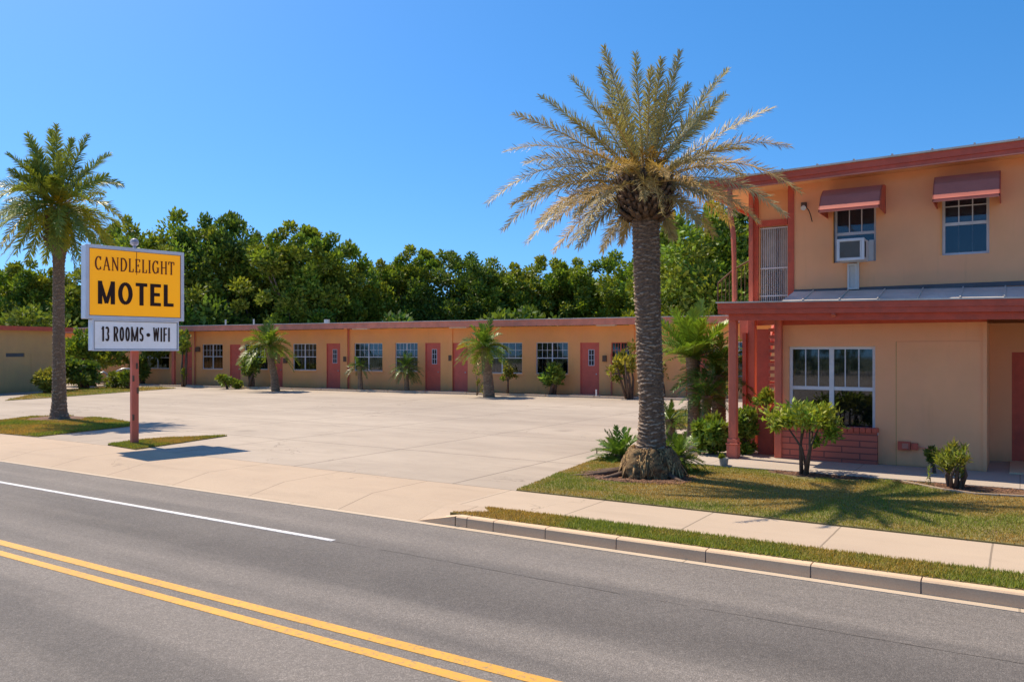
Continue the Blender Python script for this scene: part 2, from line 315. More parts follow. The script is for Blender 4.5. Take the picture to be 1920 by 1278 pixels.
# drive apron, sloping from the gutter to the walk, then the pavement
ap = MB(); i = 0; XA = G(905, 930).x
ap.v += [(-150, YK, ZR+.008), (XK0, YK, ZR+.008), (XK0, YK+.03, ZR+.008+.0055), (XK0, YS0, .0), (-150, YS0, .0), (-150, YK, -.24), (XK0, YK, -.24)]
ap.f += [(0, 1, 2, 3, 4), (0, 5, 6, 1)]
zz_ = lambda i, j: ((ZR+.006)*(1-i/12)*(1-j/6))-.001*(i/12)
gx = lambda i: XK0+(XK-XK0)*i/12
for i in range(12):
    for j in range(6):
        y0_, y1_ = YK+(YS0-YK)*j/6, YK+(YS0-YK)*(j+1)/6
        ap.quad((gx(i), y0_, zz_(i, j)), (gx(i+1), y0_, zz_(i+1, j)), (gx(i+1), y1_, zz_(i+1, j+1)), (gx(i), y1_, zz_(i, j+1)))
kind(ap.build('drive_apron', M['apron']), 'structure')
kind(MB().box(-150, XA, YS0, YS1, -.22, 0).build('pavement', M['apron']), 'structure')
kind(MB().box(XK+.001, XA+1.3, YB-.03, YS0, -.22, -.001).build('pavement', M['apron']), 'structure')
kind(MB().box(-60, 40, -60, -5.5, -.24, -.10).build('bounce_pavement', M['lot']), 'structure')  # unseen pale slab added behind the camera to bounce light onto the walls
kind(MB().box(XA, 60, YS0, YS1, -.22, .0).build('sidewalk', M['walk']), 'structure')
sheet('parking_lot', -120, 60, YS1+.012, 33.2, 0, M['lot'], .2)
sheet('lot_joint', -150, 60, YS1-.005, YS1+.015, -.012, M['earth'], .1)
sheet('terrain', -300, 200, 33.2, 400, -.01, M['ground'], .2)

def poly(name, px, z, mat, k='structure'):
    pts = [G(u, v) for u, v in px]; return kind(MB().prism(pts, -.1, z).build(name, mat), k), [(p.x, p.y) for p in pts]
def inside(P, poly_):
    x, y = P[:, 0], P[:, 1]; r = np.zeros(len(P), bool); n = len(poly_)
    for i in range(n):
        x0, y0 = poly_[i]; x1, y1 = poly_[(i+1) % n]
        c = ((y0 > y) != (y1 > y)) & (x < (x1-x0)*(y-y0)/(y1-y0+1e-12)+x0); r ^= c
    return r
def vnoise(P, s, seed=0):
    rg = np.random.default_rng(seed); T = rg.random((64, 64)); q = P*s; i = np.floor(q).astype(int); f = q-i; f = f*f*(3-2*f)
    a = T[i[:, 0] % 64, i[:, 1] % 64]; b = T[(i[:, 0]+1) % 64, i[:, 1] % 64]; c = T[i[:, 0] % 64, (i[:, 1]+1) % 64]; d = T[(i[:, 0]+1) % 64, (i[:, 1]+1) % 64]
    return (a*(1-f[:, 0])+b*f[:, 0])*(1-f[:, 1])+(c*(1-f[:, 0])+d*f[:, 0])*f[:, 1]
def grass(name, outline, n, h, seed, z=.0, bare=(), dry=.5, wd=.006):
    rg = np.random.default_rng(seed); o = np.array(outline); lo, hi = o.min(0), o.max(0); n2 = int(n*1.6)
    P = rg.uniform(lo, hi, (n2, 2)); P = P[inside(P, outline)]
    if bare:
        keep = np.ones(len(P), bool)
        for bx, by, br in bare: keep &= (np.hypot(P[:, 0]-bx, P[:, 1]-by) > br*(.75+.5*vnoise(P, 4, 9)))
        P = P[keep]
    pn = .6*vnoise(P, .7, seed+1)+.4*vnoise(P, 2.3, seed+2); P2 = P
    ln = h*rg.uniform(.5, 1.2, len(P))*(.65+.7*pn); az = rg.uniform(0, 6.283, len(P)); lean = rg.uniform(.1, .9, len(P))
    D = np.stack([np.cos(az)*lean, np.sin(az)*lean, np.ones(len(P))], 1); D /= np.linalg.norm(D, axis=1)[:, None]
    B = np.concatenate([P, np.full((len(P), 1), z)], 1); S = np.stack([-np.sin(az), np.cos(az), 0*az], 1)*wd
    V = np.stack([B-S, B+S, B+D*ln[:, None]], 1).reshape(-1, 3); F = np.arange(len(P)*3).reshape(-1, 3)
    g = np.clip((pn-.5)*3.2+.5+rg.normal(0, .22, len(P))+(.5-dry), 0, 1)[:, None]
    C = np.array([1.35, 1.0, .95])*(1-g)+np.array([.66, .92, .5])*g; C = C*rg.uniform(.75, 1.2, (len(P), 1))
    return kind(raw(name, V, F, M['grass'], np.repeat(C, 3, 0)), 'stuff')
M['turf'] = plain('turf_soil', (.185, .155, .055), .95, .35, 6, 60, .8, dirt=(.20, .125, .07), dirt_amt=.7)
# the long lawn before the two storey house
PALM = G(1217, 893)
wkY = 14.2
lawn_px = [(975, 917.5), (1010, 903), (1050, 886), (1090, 871), (1128, 858), (1180, 853), (1262, 862), (1296, 873)]
lw = [(p.x, p.y) for p in (G(u, v) for u, v in lawn_px)]; lw = [(lw[0][0]+.0, YS1+.004)]+lw[1:-1]+[(lw[-1][0], wkY-.02), (9, wkY-.02), (9, YS1+.004)]
kind(MB().prism(lw, -.1, .018).build('lawn', M['turf']), 'structure')
mulch_spots = [(PALM.x-.1, PALM.y-.35, 1.0)]
SHR = G(1508, 889); PL2 = G(1790, 915)
bare = [(PALM.x-.1, PALM.y-.2, .75), (PALM.x-.6, PALM.y-.2, .4), (SHR.x, SHR.y, .62), (SHR.x+.7, SHR.y-.05, .4)]
grass('grass', lw, 150000, .032, 5, .016, bare+[(PL2.x+.2, PL2.y+.1, .5)], .52)
st = [(G(857, 957).x, YB+.02), (XK+.25, YB+.30), (XA+.5, YS0-.03), (XA+1.0, YS0-.004), (14, YS0-.004), (14, YB), (XK+.1, YB)]
kind(MB().prism(st, -.1, .01).build('verge', M['turf']), 'structure')
grass('grass', st, 48000, .042, 8, .008, (), .52)
for i, px in enumerate(([(0-60, 797), (0, 789), (60, 781.5), (130, 780), (200, 785), (246, 793), (243, 799.5), (150, 810), (70, 819), (0, 812.8), (-60, 806)],
                        [(202, 834.6), (240, 829), (270, 825), (309, 822), (426, 817.4), (330, 832), (254, 843)],
                        [(9, 751), (48, 742), (95, 735), (144, 730), (192, 726), (300, 726), (330, 728), (223, 736), (132, 743), (60, 748)],
                        [(1252, 806), (1256, 770), (1330, 768), (1350, 800)])):
    o, pl = poly('grass_patch', px, .02, M['turf']); grass('grass', pl, (34000, 12000, 16000, 9000)[i], (.06, .05, .08, .07)[i], 20+i, .015, ((G(110, 785).x, G(110, 785).y, .9),) if i == 0 else (), (.4, .45, .45, .2)[i], .011)
# mulch beds
def blob(name, c, rx, ry, z, mat, seed, n=40):
    rg = np.random.default_rng(seed); ph = rg.uniform(0, 6.28, 3)
    pts = [(c[0]+rx*math.cos(a)*(1+.12*math.sin(3*a+ph[0])+.08*math.sin(5*a+ph[1])), c[1]+ry*math.sin(a)*(1+.12*math.sin(2*a+ph[2])+.08*math.sin(7*a+ph[1]))) for a in (2*math.pi*k/n for k in range(n))]
    return kind(MB().prism(pts, -.05, z).build(name, mat), 'structure')
blob('mulch_bed', (PALM.x-.1, PALM.y-.2), .92, .68, .026, M['mulch'], 1)
blob('mulch_bed', (G(106, 786).x, G(106, 786).y), 1.15, .95, .030, M['mulch'], 12)
blob('mulch_bed', (SHR.x+.25, SHR.y), .85, .32, .026, M['mulch'], 2)
bed = [G(u, v) for u, v in ((1690, 905), (1725, 912), (1770, 921), (1830, 929), (1900, 933), (1990, 936))]
bp = [(p.x, p.y) for p in bed]; bp2 = [(bp[-1][0], wkY-.01), (bp[0][0]-.1, wkY-.01)]
kind(MB().prism(bp+bp2, -.05, .027).build('mulch_bed', M['mulch']), 'structure')
eg = MB()
for a, b in zip(bp[:-1], bp[1:]): eg.bar((a[0], a[1], .02), (b[0], b[1], .02), .035, .05)
tag(eg.build('bed_edging', M['walk']), 'thin curved concrete edging around the mulch bed at the right', 'edging')
def chips(name, spots, n, seed, z, parentless=True):
    rg = np.random.default_rng(seed); V = []; F = []; T = []
    for k in range(n):
        cx, cy, rx, ry = spots[rg.integers(len(spots))]; a = rg.uniform(0, 6.28); r = math.sqrt(rg.random()); x, y = cx+rx*r*math.cos(a), cy+ry*r*math.sin(a)
        b = rg.uniform(0, 3.14); l = rg.uniform(.012, .04); ww = l*.35; zz = z+rg.uniform(0, .015); i = len(V)
        c, s_ = math.cos(b), math.sin(b); tl = rg.uniform(-.3, .3)*l
        V += [(x-c*l, y-s_*l, zz-tl), (x+s_*ww, y-c*ww, zz), (x+c*l, y+s_*l, zz+tl), (x-s_*ww, y+c*ww, zz)]; F.append((i, i+1, i+2, i+3)); q = rg.uniform(.5, 2.2); T += [(q, q*.85, q*.75)]*4
    return kind(raw(name, V, F, M['chip'], T), 'stuff')
M['chip'] = leafmat('mulch_chip', (.16, .095, .06), .0, .9)
chips('mulch_chips', [(PALM.x-.1, PALM.y-.2, .95, .7), (SHR.x+.25, SHR.y, .85, .32), (PL2.x+.3, PL2.y+.05, 1.2, .3), (PALM.x-.1, PALM.y-.2, 1.0, .75)], 5200, 4, .028)
# entrance walk before the house
kind(MB().box(G(1296, 873).x-.3, 9, wkY, 22, -.1, .045).build('porch_walk', M['porch'], bev=.01), 'structure')
blob('mulch_bed', (G(1290, 822).x, G(1290, 822).y), 1.0, .9, .03, M['earth'], 6)
blob('mulch_bed', (G(1258, 866).x+.3, G(1290, 855).y), .9, .6, .02, M['earth'], 7)
print('SETTING ok')
# ------------------------------------------------------------------ buildings
def wall_mesh(x0, x1, z0, z1, holes, y0=0.0, y1=.2):     # one skin with real openings and reveals
    m = MB(); xs = sorted({x0, x1, *[h[0] for h in holes], *[h[1] for h in holes]}); zs = sorted({z0, z1, *[h[2] for h in holes], *[h[3] for h in holes]})
    xs = [x for x in xs if x0 <= x <= x1]; zs = [z for z in zs if z0 <= z <= z1]
    for a, b in zip(xs[:-1], xs[1:]):
        for c, d in zip(zs[:-1], zs[1:]):
            mx, mz = (a+b)/2, (c+d)/2
            if any(h[0] < mx < h[1] and h[2] < mz < h[3] for h in holes): continue
            m.quad((a, y0, c), (b, y0, c), (b, y0, d), (a, y0, d)); m.quad((b, y1, c), (a, y1, c), (a, y1, d), (b, y1, d))
    for a, b, c, d in holes+[(x0, x1, z0, z1)]:
        m.quad((a, y0, c), (a, y1, c), (a, y1, d), (a, y0, d)); m.quad((b, y0, c), (b, y1, c), (b, y1, d), (b, y0, d))
        m.quad((a, y0, c), (b, y0, c), (b, y1, c), (a, y1, c)); m.quad((a, y0, d), (b, y0, d), (b, y1, d), (a, y1, d))
    return m
def frame_box(m, x0, x1, z0, z1, w_, y0, y1):
    m.box(x0, x0+w_, y0, y1, z0, z1).box(x1-w_, x1, y0, y1, z0, z1).box(x0+w_, x1-w_, y0, y1, z0, z0+w_).box(x0+w_, x1-w_, y0, y1, z1-w_, z1)
def pleats(x0, x1, z0, z1, y, n, amp, seed):
    rg = np.random.default_rng(seed); m = MB(); k = n*6; px = None
    for i in range(k+1):
        x = x0+(x1-x0)*i/k; yy = y+amp*math.sin(i/6*6.283+rg.uniform(-.3, .3))
        if px is not None: m.quad((px[0], px[1], z0), (x, yy, z0), (x, yy, z1), (px[0], px[1], z1))
        px = (x, yy)
    return m
def window(parent, x0, x1, z0, z1, ncol=2, mun=2, rail=.5, y=.05, fw=.045, sill=True, curtain='full', label=None, seed=0, double=True, fmat='white', low_dark=True, munz=True, cm='curtain'):
    w_ = MB(); frame_box(w_, x0, x1, z0, z1, fw, y, y+.06); zr = z0+(z1-z0)*rail
    xs = [x0+fw+(x1-x0-2*fw)*i/ncol for i in range(ncol+1)]
    for x in xs[1:-1]: w_.box(x-fw*.75, x+fw*.75, y-.004, y+.064, z0+fw, z1-fw)
    w_.box(x0+fw, x1-fw, y+.006, y+.055, zr-fw*.6, zr+fw*.6)
    f = w_.build('window', M[fmat], parent)
    if label: f['label'] = label
    if mun:
        g = MB()
        for a, b in zip(xs[:-1], xs[1:]):
            for k in range(1, mun+1):
                xx = a+(b-a)*k/(mun+1); g.box(xx-.009, xx+.009, y+.018, y+.03, zr+fw*.6, z1-fw)
                if munz: g.box(xx-.006, xx+.006, y+.034, y+.042, z0+fw, zr-fw*.6)
            if munz: g.box(a, b, y+.016, y+.028, (zr+z1)/2-.009, (zr+z1)/2+.009)
        g.build('glazing_bars', M[fmat], f)
    MB().box(x0+fw, x1-fw, y+.03, y+.034, z0+fw, z1-fw).build('pane', M['glass'], f)
    if low_dark: MB().box(x0+fw, x1-fw, y+.048, y+.05, z0+fw, zr-fw*.6).build('insect_screen', M['screen'], f)
    if curtain == 'full': pleats(x0+.02, x1-.02, z0, z1, y+.13, int((x1-x0)/.13)+2, .035, seed).build('curtain', M[cm], f)
    elif curtain == 'blind': MB().box(x0+.02, x1-.02, y+.075, y+.08, zr, z1-(z1-zr)*.42).box(x0+.02, x1-.02, y+.085, y+.09, zr, z1).build('blind', M['blind'], f)
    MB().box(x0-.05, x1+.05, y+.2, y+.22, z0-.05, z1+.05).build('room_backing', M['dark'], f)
    if sill: MB().box(x0-.05, x1+.05, -.05, y-.002, z0-.07, z0-.003).build('sill', M['soffit'] if sill is True else M[sill], f)
    return f
def door(parent, x0, x1, z0, z1, glassed=False, label=None, y=.05, mat='door', frame='door', seed=0):
    d = MB().box(x0+.05, x1-.05, y, y+.05, z0+.02, z1-.05).build('door', M[mat], parent)
    if label: d['label'] = label
    f = MB(); f.box(x0, x0+.05, y-.04, y+.06, z0, z1).box(x1-.05, x1, y-.04, y+.06, z0, z1).box(x0+.05, x1-.05, y-.04, y+.06, z1-.05, z1); f.build('door_frame', M[frame], d)
    MB().box(x0-.02, x1+.02, -.08, y, z0-.03, z0+.018).build('threshold', M['kerb'], d)
    hx = x1-.14; MB().tube([(hx, y-.001, z0+1.0), (hx, y-.07, z0+1.0)], [.022, .03], 10).build('handle', M['metal'], d)
    if glassed:
        cx = x0+(x1-x0)*.56; a, b = cx-.13, cx+.17; c, e = z0+(z1-z0)*.56, z0+(z1-z0)*.87
        g = MB(); frame_box(g, a, b, c, e, .03, y-.012, y-.001); g.box((a+b)/2-.012, (a+b)/2+.012, y-.014, y-.002, c+.03, e-.03)
        for k in (1, 2): g.box(a+.03, b-.03, y-.013, y-.003, c+(e-c)*k/3-.012, c+(e-c)*k/3+.012)
        g.build('door_window', M['blind'], d); MB().box(a+.03, b-.03, y-.006, y-.0005, c+.03, e-.03).build('door_pane', M['black'], d)
    return d

# --- the long single storey row at the back of the lot
A = G(368, 722.5); B = G(1105, 741.5); RP = Plane(A, B-A)
row = empty('motel_row', (RP.A.x, RP.A.y, 0), RP.rot)
tag(row, 'long single storey peach motel wing with pink doors behind the car park', 'motel building')
X0 = RP.x(95); X1 = RP.x(1560); zt = 3.12
def rz(v, u=700): return RP.hit(u, v)[1]
doors = [(343, 360, 646, 0, 'leftmost pink door of the long wing, at its left corner post'), (431, 451, 645.5, 0, 'plain pink door between the two left windows'), (512, 530, 647, 0, 'pink door behind the trunk of the left small palm'),
         (612, 638, 643.5, 1, 'pink door with small worn number, left of the downpipe'), (797, 826, 642.5, 1, 'pink door with a tall barred light, left one of the middle pair'),
         (847, 877, 642.5, 0, 'plain pink door, right one of the middle pair'), (1087.5, 1123.5, 642, 1, 'deep pink door with tall barred light, nearest the big palm'), (1286, 1326, 640, 0, 'pink door behind the sago cluster')]
wins = [(272, 317, 650, 690.5), (379, 417.5, 645, 691.5), (458, 502, 645.5, 692), (549, 593, 644, 693.5), (664, 717, 643, 695), (741, 783, 642.5, 696), (903, 979, 642, 699.5), (1005, 1065, 641.5, 700.5), (1146, 1181, 641.5, 702), (1375, 1430, 640, 706), (160, 200, 648, 689)]
holes = []; dspec = []; wspec = []
for u0, u1, v, g, lb in doors:
    a, b = RP.x(u0), RP.x(u1); z = RP.hit((u0+u1)/2, v)[1]; holes.append((a, b, .0, z)); dspec.append((a, b, .02, z, g, lb))
for u0, u1, v0, v1 in wins:
    a, b = RP.x(u0), RP.x(u1); zz = [RP.hit((u0+u1)/2, v)[1] for v in (v1, v0)]; holes.append((a, b, zz[0], zz[1])); wspec.append((a, b, *zz))
wall_mesh(X0, X1, -.05, 3.3, holes, 0, .2).build('wall', M['stucco_low'], row)
for i, (a, b, c, d, g, lb) in enumerate(dspec): door(row, a, b, c, d, g, lb)
wl = ['window at the left end beside the corner post', 'left window with white bars between two pink doors', 'window half hidden by the small palm and dark bush', 'window right of the small palm', 'window beside the downpipe', 'greenish window behind the sago bush', 'wide window behind the middle small palm', 'dark window behind the round bush', 'narrow red framed window by the big palm', 'window beyond the sago cluster', 'window in the shaded left end']
for i, (a, b, c, d) in enumerate(wspec):
    window(row, a, b, c, d, 2, 2, .5, y=.06, fw=.035, label=wl[i], seed=i, sill=True, fmat='redpost' if i == 8 else 'white', cm='curtain' if i != 5 else 'curtain')
MB().box(X0, X1, 5.8, 6, -.05, 3.3).box(X0, X0+.2, .2, 5.8, -.05, 3.3).box(X1-.2, X1, .2, 5.8, -.05, 3.3).build('rear_wall', M['stucco_low'], row)
ov = -1.0
def rowz(u, v, y): return RP.hit(u, v, y)[1]
zf0 = rowz(800, 612, ov); zf1 = rowz(800, 603, ov)
MB().box(X0-.3, X1+.3, ov+.04, -.002, zf0+.02, zf0+.05).build('soffit', M['soffit'], row)
MB().box(X0-.3, X1+.3, ov, ov+.038, zf0-.05, zf1).build('fascia', M['pink'], row)
rf = MB(); i = 0; rf.v += [(X0-.35, ov-.05, zf1+.003), (X1+.35, ov-.05, zf1+.003), (X1+.35, 6.4, zf1+.01), (X0-.35, 6.4, zf1+.01), (X0-.35, ov-.05, zf1+.04), (X1+.35, ov-.05, zf1+.04), (X1+.35, 6.4, zf1+.06), (X0-.35, 6.4, zf1+.06)]
rf.f += [(0, 1, 5, 4), (4, 5, 6, 7), (3, 2, 1, 0), (1, 2, 6, 5), (0, 4, 7, 3)]
rr = rf.build('roof', M['roof'], row)
for u in (409, 462, 600):
    x = RP.x(u); MB().tube([(x, .6, zf1+.03), (x, .6, zf1+(.42 if u < 600 else .3))], .05 if u < 600 else .16, 10).build('vent_pipe', M['metal'], rr)
for u in (649, 845.5, 1185):
    x = RP.x(u); MB().box(x-.11, x+.11, -.06, -.001, 0, zf0+.0).build('pilaster', M['stucco_low'], row)
for u in (367, 655, 1147):
    x = RP.x(u); MB().tube([(x, -.075, .02), (x, -.075, 2.0 if u > 1000 else zf0)], .035, 8).build('downpipe', M['redpost'], row)
for u, v, w2 in ((372, 655, .16), (648, 673, .09), (536, 676, .12), (1134, 672, .09), (845, 671, .08), (690, 613, .5), (872, 614, .5), (1145, 612, .45)):
    x, z = RP.hit(u, v); big = w2 > .3
    if big: MB().box(x-w2, x+w2, ov+.25, ov+.5, zf0-.09, zf0+.018).build('eave_light', M['plastic'], row)
    else: MB().box(x-w2, x+w2, -.1, -.001, z-.14, z+.14).build('wall_lamp', M['stem'], row)
# corner post of the left end and its slab
x = RP.x(322.5, -1.0); MB().box(x-.1, x+.1, -1.0+.05, -.8, 0, zf0).build('post', M['redpost'], row)
kp = MB(); 
w0 = RP.wld(X0, -1.35); 
slab = MB(); slab.box(X0, X1, -1.5, -.0, -.1, .05); ks = slab.build('walkway', M['earth'], None); ks.location = row.location; ks.rotation_euler = row.rotation_euler; kind(ks, 'structure')
ke = MB(); rg = np.random.default_rng(7); xx = X0
while xx < X1:
    L = rg.uniform(1.9, 2.6); ke.box(xx, xx+L-.03, -1.68, -1.5, -.1, .10+rg.uniform(-.006, .006)); xx += L
k2 = ke.build('bed_kerb', M['gutter'], None, bev=.015); k2.location = row.location; k2.rotation_euler = row.rotation_euler; kind(k2, 'structure')
for a, b, c, d, g, lb in dspec:
    o = MB().box(a-.25, b+.25, -1.49, -.09, .0, .065).build('door_path', M['porch'], None); o.location = row.location; o.rotation_euler = row.rotation_euler; kind(o, 'structure')

# --- the left wing, its blank end wall facing the road
LA = G(0, 737); LB = G(112, 731.5); LP = Plane(LA, LB-LA); lwg = empty('motel_left_wing', (LP.A.x, LP.A.y, 0), LP.rot)
tag(lwg, 'tan blank walled motel wing at the far left edge', 'motel building')
xa, xb = LP.x(-260), LP.x(118); zl = LP.hit(40, 619)[1]
hv = [LP.hit(11, 667), LP.hit(46, 661)]
wall_mesh(xa, xb, -.05, zl, [(hv[0][0], hv[1][0], hv[0][1]-.05, hv[1][1]-.02)], 0, .2).build('wall', M['stucco_left'], lwg)
lv = MB()
for k in range(5): z = hv[0][1]-.04+k*.055; lv.box(hv[0][0], hv[1][0], .02, .08, z, z+.03)
lv.box(hv[0][0], hv[1][0], .1, .12, hv[0][1]-.05, hv[1][1]); lv.build('vent_louvre', M['grille'], lwg)
MB().box(xb-.2, xb, .2, 9, -.05, zl).box(xa, xb, 9, 9.2, -.05, zl).box(xa, xa+.2, .2, 9, -.05, zl).build('side_wall', M['stucco_left'], lwg)
MB().box(xa-.3, xb+.35, -.35, -.31, zl-.02, zl+.2).box(xb+.31, xb+.35, -.31, 9.4, zl-.02, zl+.2).build('fascia', M['red'], lwg)
MB().box(xa-.3, xb+.31, -.31, 9.4, zl+.003, zl+.16).build('roof', M['roof'], lwg)
MB().box(LP.x(58), LP.x(58)+.03, -.01, -.001, 0, LP.hit(58, 664)[1]).box(LP.x(58)+.03, LP.x(118)-.01, -.01, -.001, LP.hit(58, 664)[1]-.03, LP.hit(58, 664)[1]).build('wall_trim', M['stucco_left'], lwg)

# --- the two storey house on the right
HP = Plane((0, 15.9), (1, 0)); hs = empty('two_storey_house', (0, 15.9, 0)); hx = lambda u, y=0: HP.x(u, y)
tag(hs, 'two storey peach stucco house with red trim and low porch roof at the right', 'motel building')
XL = hx(1467); XU = hx(1489); XR = hx(1850); XE = 6.0
ZP = 3.27; zup = fzu = 5.36
wn = [hx(1479), hx(1641), HP.hit(1560, 804)[1], HP.hit(1560, 649)[1]]
wall_mesh(XL, XR, -.05, 2.60, [tuple(wn)], 0, .2).build('lower_wall', M['stucco'], hs)
w1 = (hx(1563), hx(1642.5), HP.hit(1602, 491)[1], HP.hit(1602, 372)[1]); w2 = (hx(1766), hx(1855), HP.hit(1810, 476.5)[1], HP.hit(1810, 350)[1])
wall_mesh(XU, XE, ZP-.3, zup, [w1, w2], 0, .2).build('upper_wall', M['stucco'], hs)
MB().box(XL, XR, .002, .2, 2.6, ZP-.3).build('wall_band', M['red'], hs)
MB().box(XR-.2, XR, .2, 1.6, -.05, 2.6).build('recess_wall', M['stucco'], hs)
dx0 = hx(1897, 1.6); door_h = HP.hit(1905, 660, 1.6)[1]
wall_mesh(XR-.2, XE, -.05, 2.62, [(dx0, dx0+1.0, .04, door_h)], 1.602, 1.8).build('recess_back_wall', M['stucco'], hs)
dd = door(hs, dx0, dx0+1.0, .05, door_h, False, 'dark red door in the porch recess at the right edge', y=1.66, mat='red', frame='red')
MB().box(XL, XL+.2, .2, 6.6, -.05, 2.6).box(XU, XU+.2, .9, 6.6, 2.6, zup).box(XE-.2, XE, .2, 6.6, 2.6, zup).box(XU, XE, 6.6, 6.8, 2.6, zup).box(XL, XE, 6.6, 6.8, -.05, 2.6).build('side_wall', M['stucco'], hs)
# score line, seam and cracks on the lower wall
xs_ = hx(1681); MB().box(xs_-.012, xs_+.004, -.006, -.001, 0, HP.hit(1681, 640)[1]).build('wall_seam', M['stucco_left'], hs)
MB().box(hx(1681)+.004, hx(1845), -.009, -.0012, .06, HP.hit(1681, 640)[1]).build('wall_panel', M['stucco'], hs, bev=.008)
MB().box(XR-.06, XR+.003, -.03, -.0014, .0, 2.6).build('corner_board', M['stucco'], hs)
W = window(hs, *wn, 2, 2, .49, y=.07, fw=.055, sill='white', label='large ground floor window with striped curtains', seed=31, cm='curtain2', munz=False)
# red brick apron wall
bx0, bx1 = hx(1452, -.14), hx(1644, -.14); zb = HP.hit(1550, 807, -.14)[1]
bk = MB().box(bx0, bx1, -.14, -.002, -.02, zb).build('brick_apron', M['brick'], hs)
cap = MB(); n = 18
for k in range(n): a = bx0-.02+(bx1-bx0+.04)*k/n; cap.box(a+.004, a+(bx1-bx0+.04)/n-.004, -.17, -.0025, zb+.003, zb+.085)
cap.build('brick_cap', M['red'], hs, bev=.006)
# upper windows
U1 = window(hs, *w1, 1, 2, .46, y=.09, fw=.045, sill=False, curtain='blind', label='upper window holding the air conditioner', munz=False, low_dark=False)
U2 = window(hs, *w2, 1, 2, .47, y=.09, fw=.045, sill=False, curtain='blind', label='upper window with dark lower sash at the right', munz=True, low_dark=True)
MB().box(w1[0]-.03, w1[0], -.01, .09, w1[2], w1[3]).box(w2[0]-.03, w2[0]-.001, -.01, .09, w2[2], w2[3]).build('window_trim', M['stucco_low'], hs)
# awnings
def awning(ul, ur, vtl, vbl, lb):
    yo = -.78; a, zt_ = HP.hit(ul, vtl); b = hx(ur); zb_ = HP.hit(ul-18, vbl, yo)[1]; r = empty('awning', (0, 0, 0)); r.parent = hs; r['label'] = lb
    prof = [(-.003, zt_), (-.18, zt_-.01), (-.40, zt_-.05), (-.60, zt_-(zt_-zb_)*.38), (yo+.015, zb_+.07), (yo, zb_+.055), (yo-.012, zb_+.05), (yo-.012, zb_)]
    m = MB(); n = len(prof); i = 0
    for (y0, z0), (y1, z1) in zip(prof[:-1], prof[1:]): m.quad((a, y0, z0), (b, y0, z0), (b, y1, z1), (a, y1, z1)); m.quad((a, y0+.012, z0-.012), (b, y0+.012, z0-.012), (b, y1+.012, z1-.012 if z1 > zb_ else z1), (a, y1+.012, z1-.012 if z1 > zb_ else z1))
    for x in (a, b-.012): m.quad((x, prof[0][0], prof[0][1]), (x+.012, prof[0][0], prof[0][1]), (x+.012, prof[0][0], zb_), (x, prof[0][0], zb_))
    m.build('awning_sheet', M['awning'], r)
    for x in (a+.002, b-.016):
        ck = MB(); i = len(ck.v); pr = prof+[(-.003, zb_-.0)]; k = len(pr); ck.v += [(x, y, z) for y, z in pr]+[(x+.014, y, z) for y, z in pr]
        ck.f += [tuple(range(i, i+k)), tuple(range(i+2*k-1, i+k-1, -1))]
        for q in range(k): ck.f.append((i+q, i+(q+1) % k, i+k+(q+1) % k, i+k+q))
        ck.build('awning_cheek', M['red'], r)
    MB().box(a+.01, b-.01, yo-.022, yo-.0125, zb_-.005, zb_+.012).build('awning_lip', M['pink'], r)
awning(1551, 1661, 359.5, 399, 'red metal awning over the window with the air conditioner')
awning(1756, 1877, 335, 380, 'red metal awning over the right upper window')
# air conditioner
yo = -.5; a, z1 = HP.hit(1569, 449, yo); b = hx(1620, yo); z0 = HP.hit(1594, 487.5, yo)[1]
ac = empty('air_conditioner', (0, 0, 0)); ac.parent = hs
MB().box(a, b, yo+.03, .085, z0, z1).build('casing', M['plastic'], ac, bev=.008)
m = MB(); frame_box(m, a-.004, b+.004, z0-.004, z1+.004, .05, yo, yo+.028); m.box(b-.07, b-.05, yo, yo+.028, z0+.05, z1-.05); m.build('front_frame', M['white'], ac, bev=.005)
g = MB(); g.box(a+.05, b-.07, yo+.022, yo+.029, z0+.05, z1-.05)
for k in range(12): z = z0+.06+(z1-z0-.12)*k/12; g.box(a+.05, b-.07, yo+.008, yo+.02, z, z+.006)
g.build('condenser_grille', M['grille'], ac)
g = MB(); 
for k in range(8): y = yo+.06+k*.018; g.box(b+.0005, b+.004, y, y+.007, z0+.05, z1-.05)
g.build('side_vent', M['black'], ac)
MB().box(b+.0, w1[1]-.045, .05, .085, z0, z1+.02).build('filler_panel', M['plastic'], ac)
a, z1 = HP.hit(1590, 495); b = hx(1608); z0 = ZP-.03
m = MB(); frame_box(m, a, b, z0, z1, .035, -.07, -.002); m.box(a+.035, b-.035, -.03, -.003, z0+.035, z1-.035); m.box(b, b+.03, -.06, -.002, z0, z1+.02); m.build('vent_box', M['plastic'], hs, bev=.004)
# floodlight with a dangling cable, and the cable from the palm side
x, z = HP.hit(1508, 387); fl = MB().box(x-.05, x+.05, -.05, -.002, z-.02, z+.07).build('floodlight', M['stem'], hs)
MB().tube([(x, -.06, z-.01), (x+.01, -.12, z-.05)], [.03, .05], 10).build('lamp_head', M['plastic'], fl)
MB().tube([(x+.03, -.05, z), (x+.10, -.07, z-.1), (x+.13, -.05, z-.2), (x+.15, -.03, z-.31)], .009, 6).build('cable', M['black'], fl)
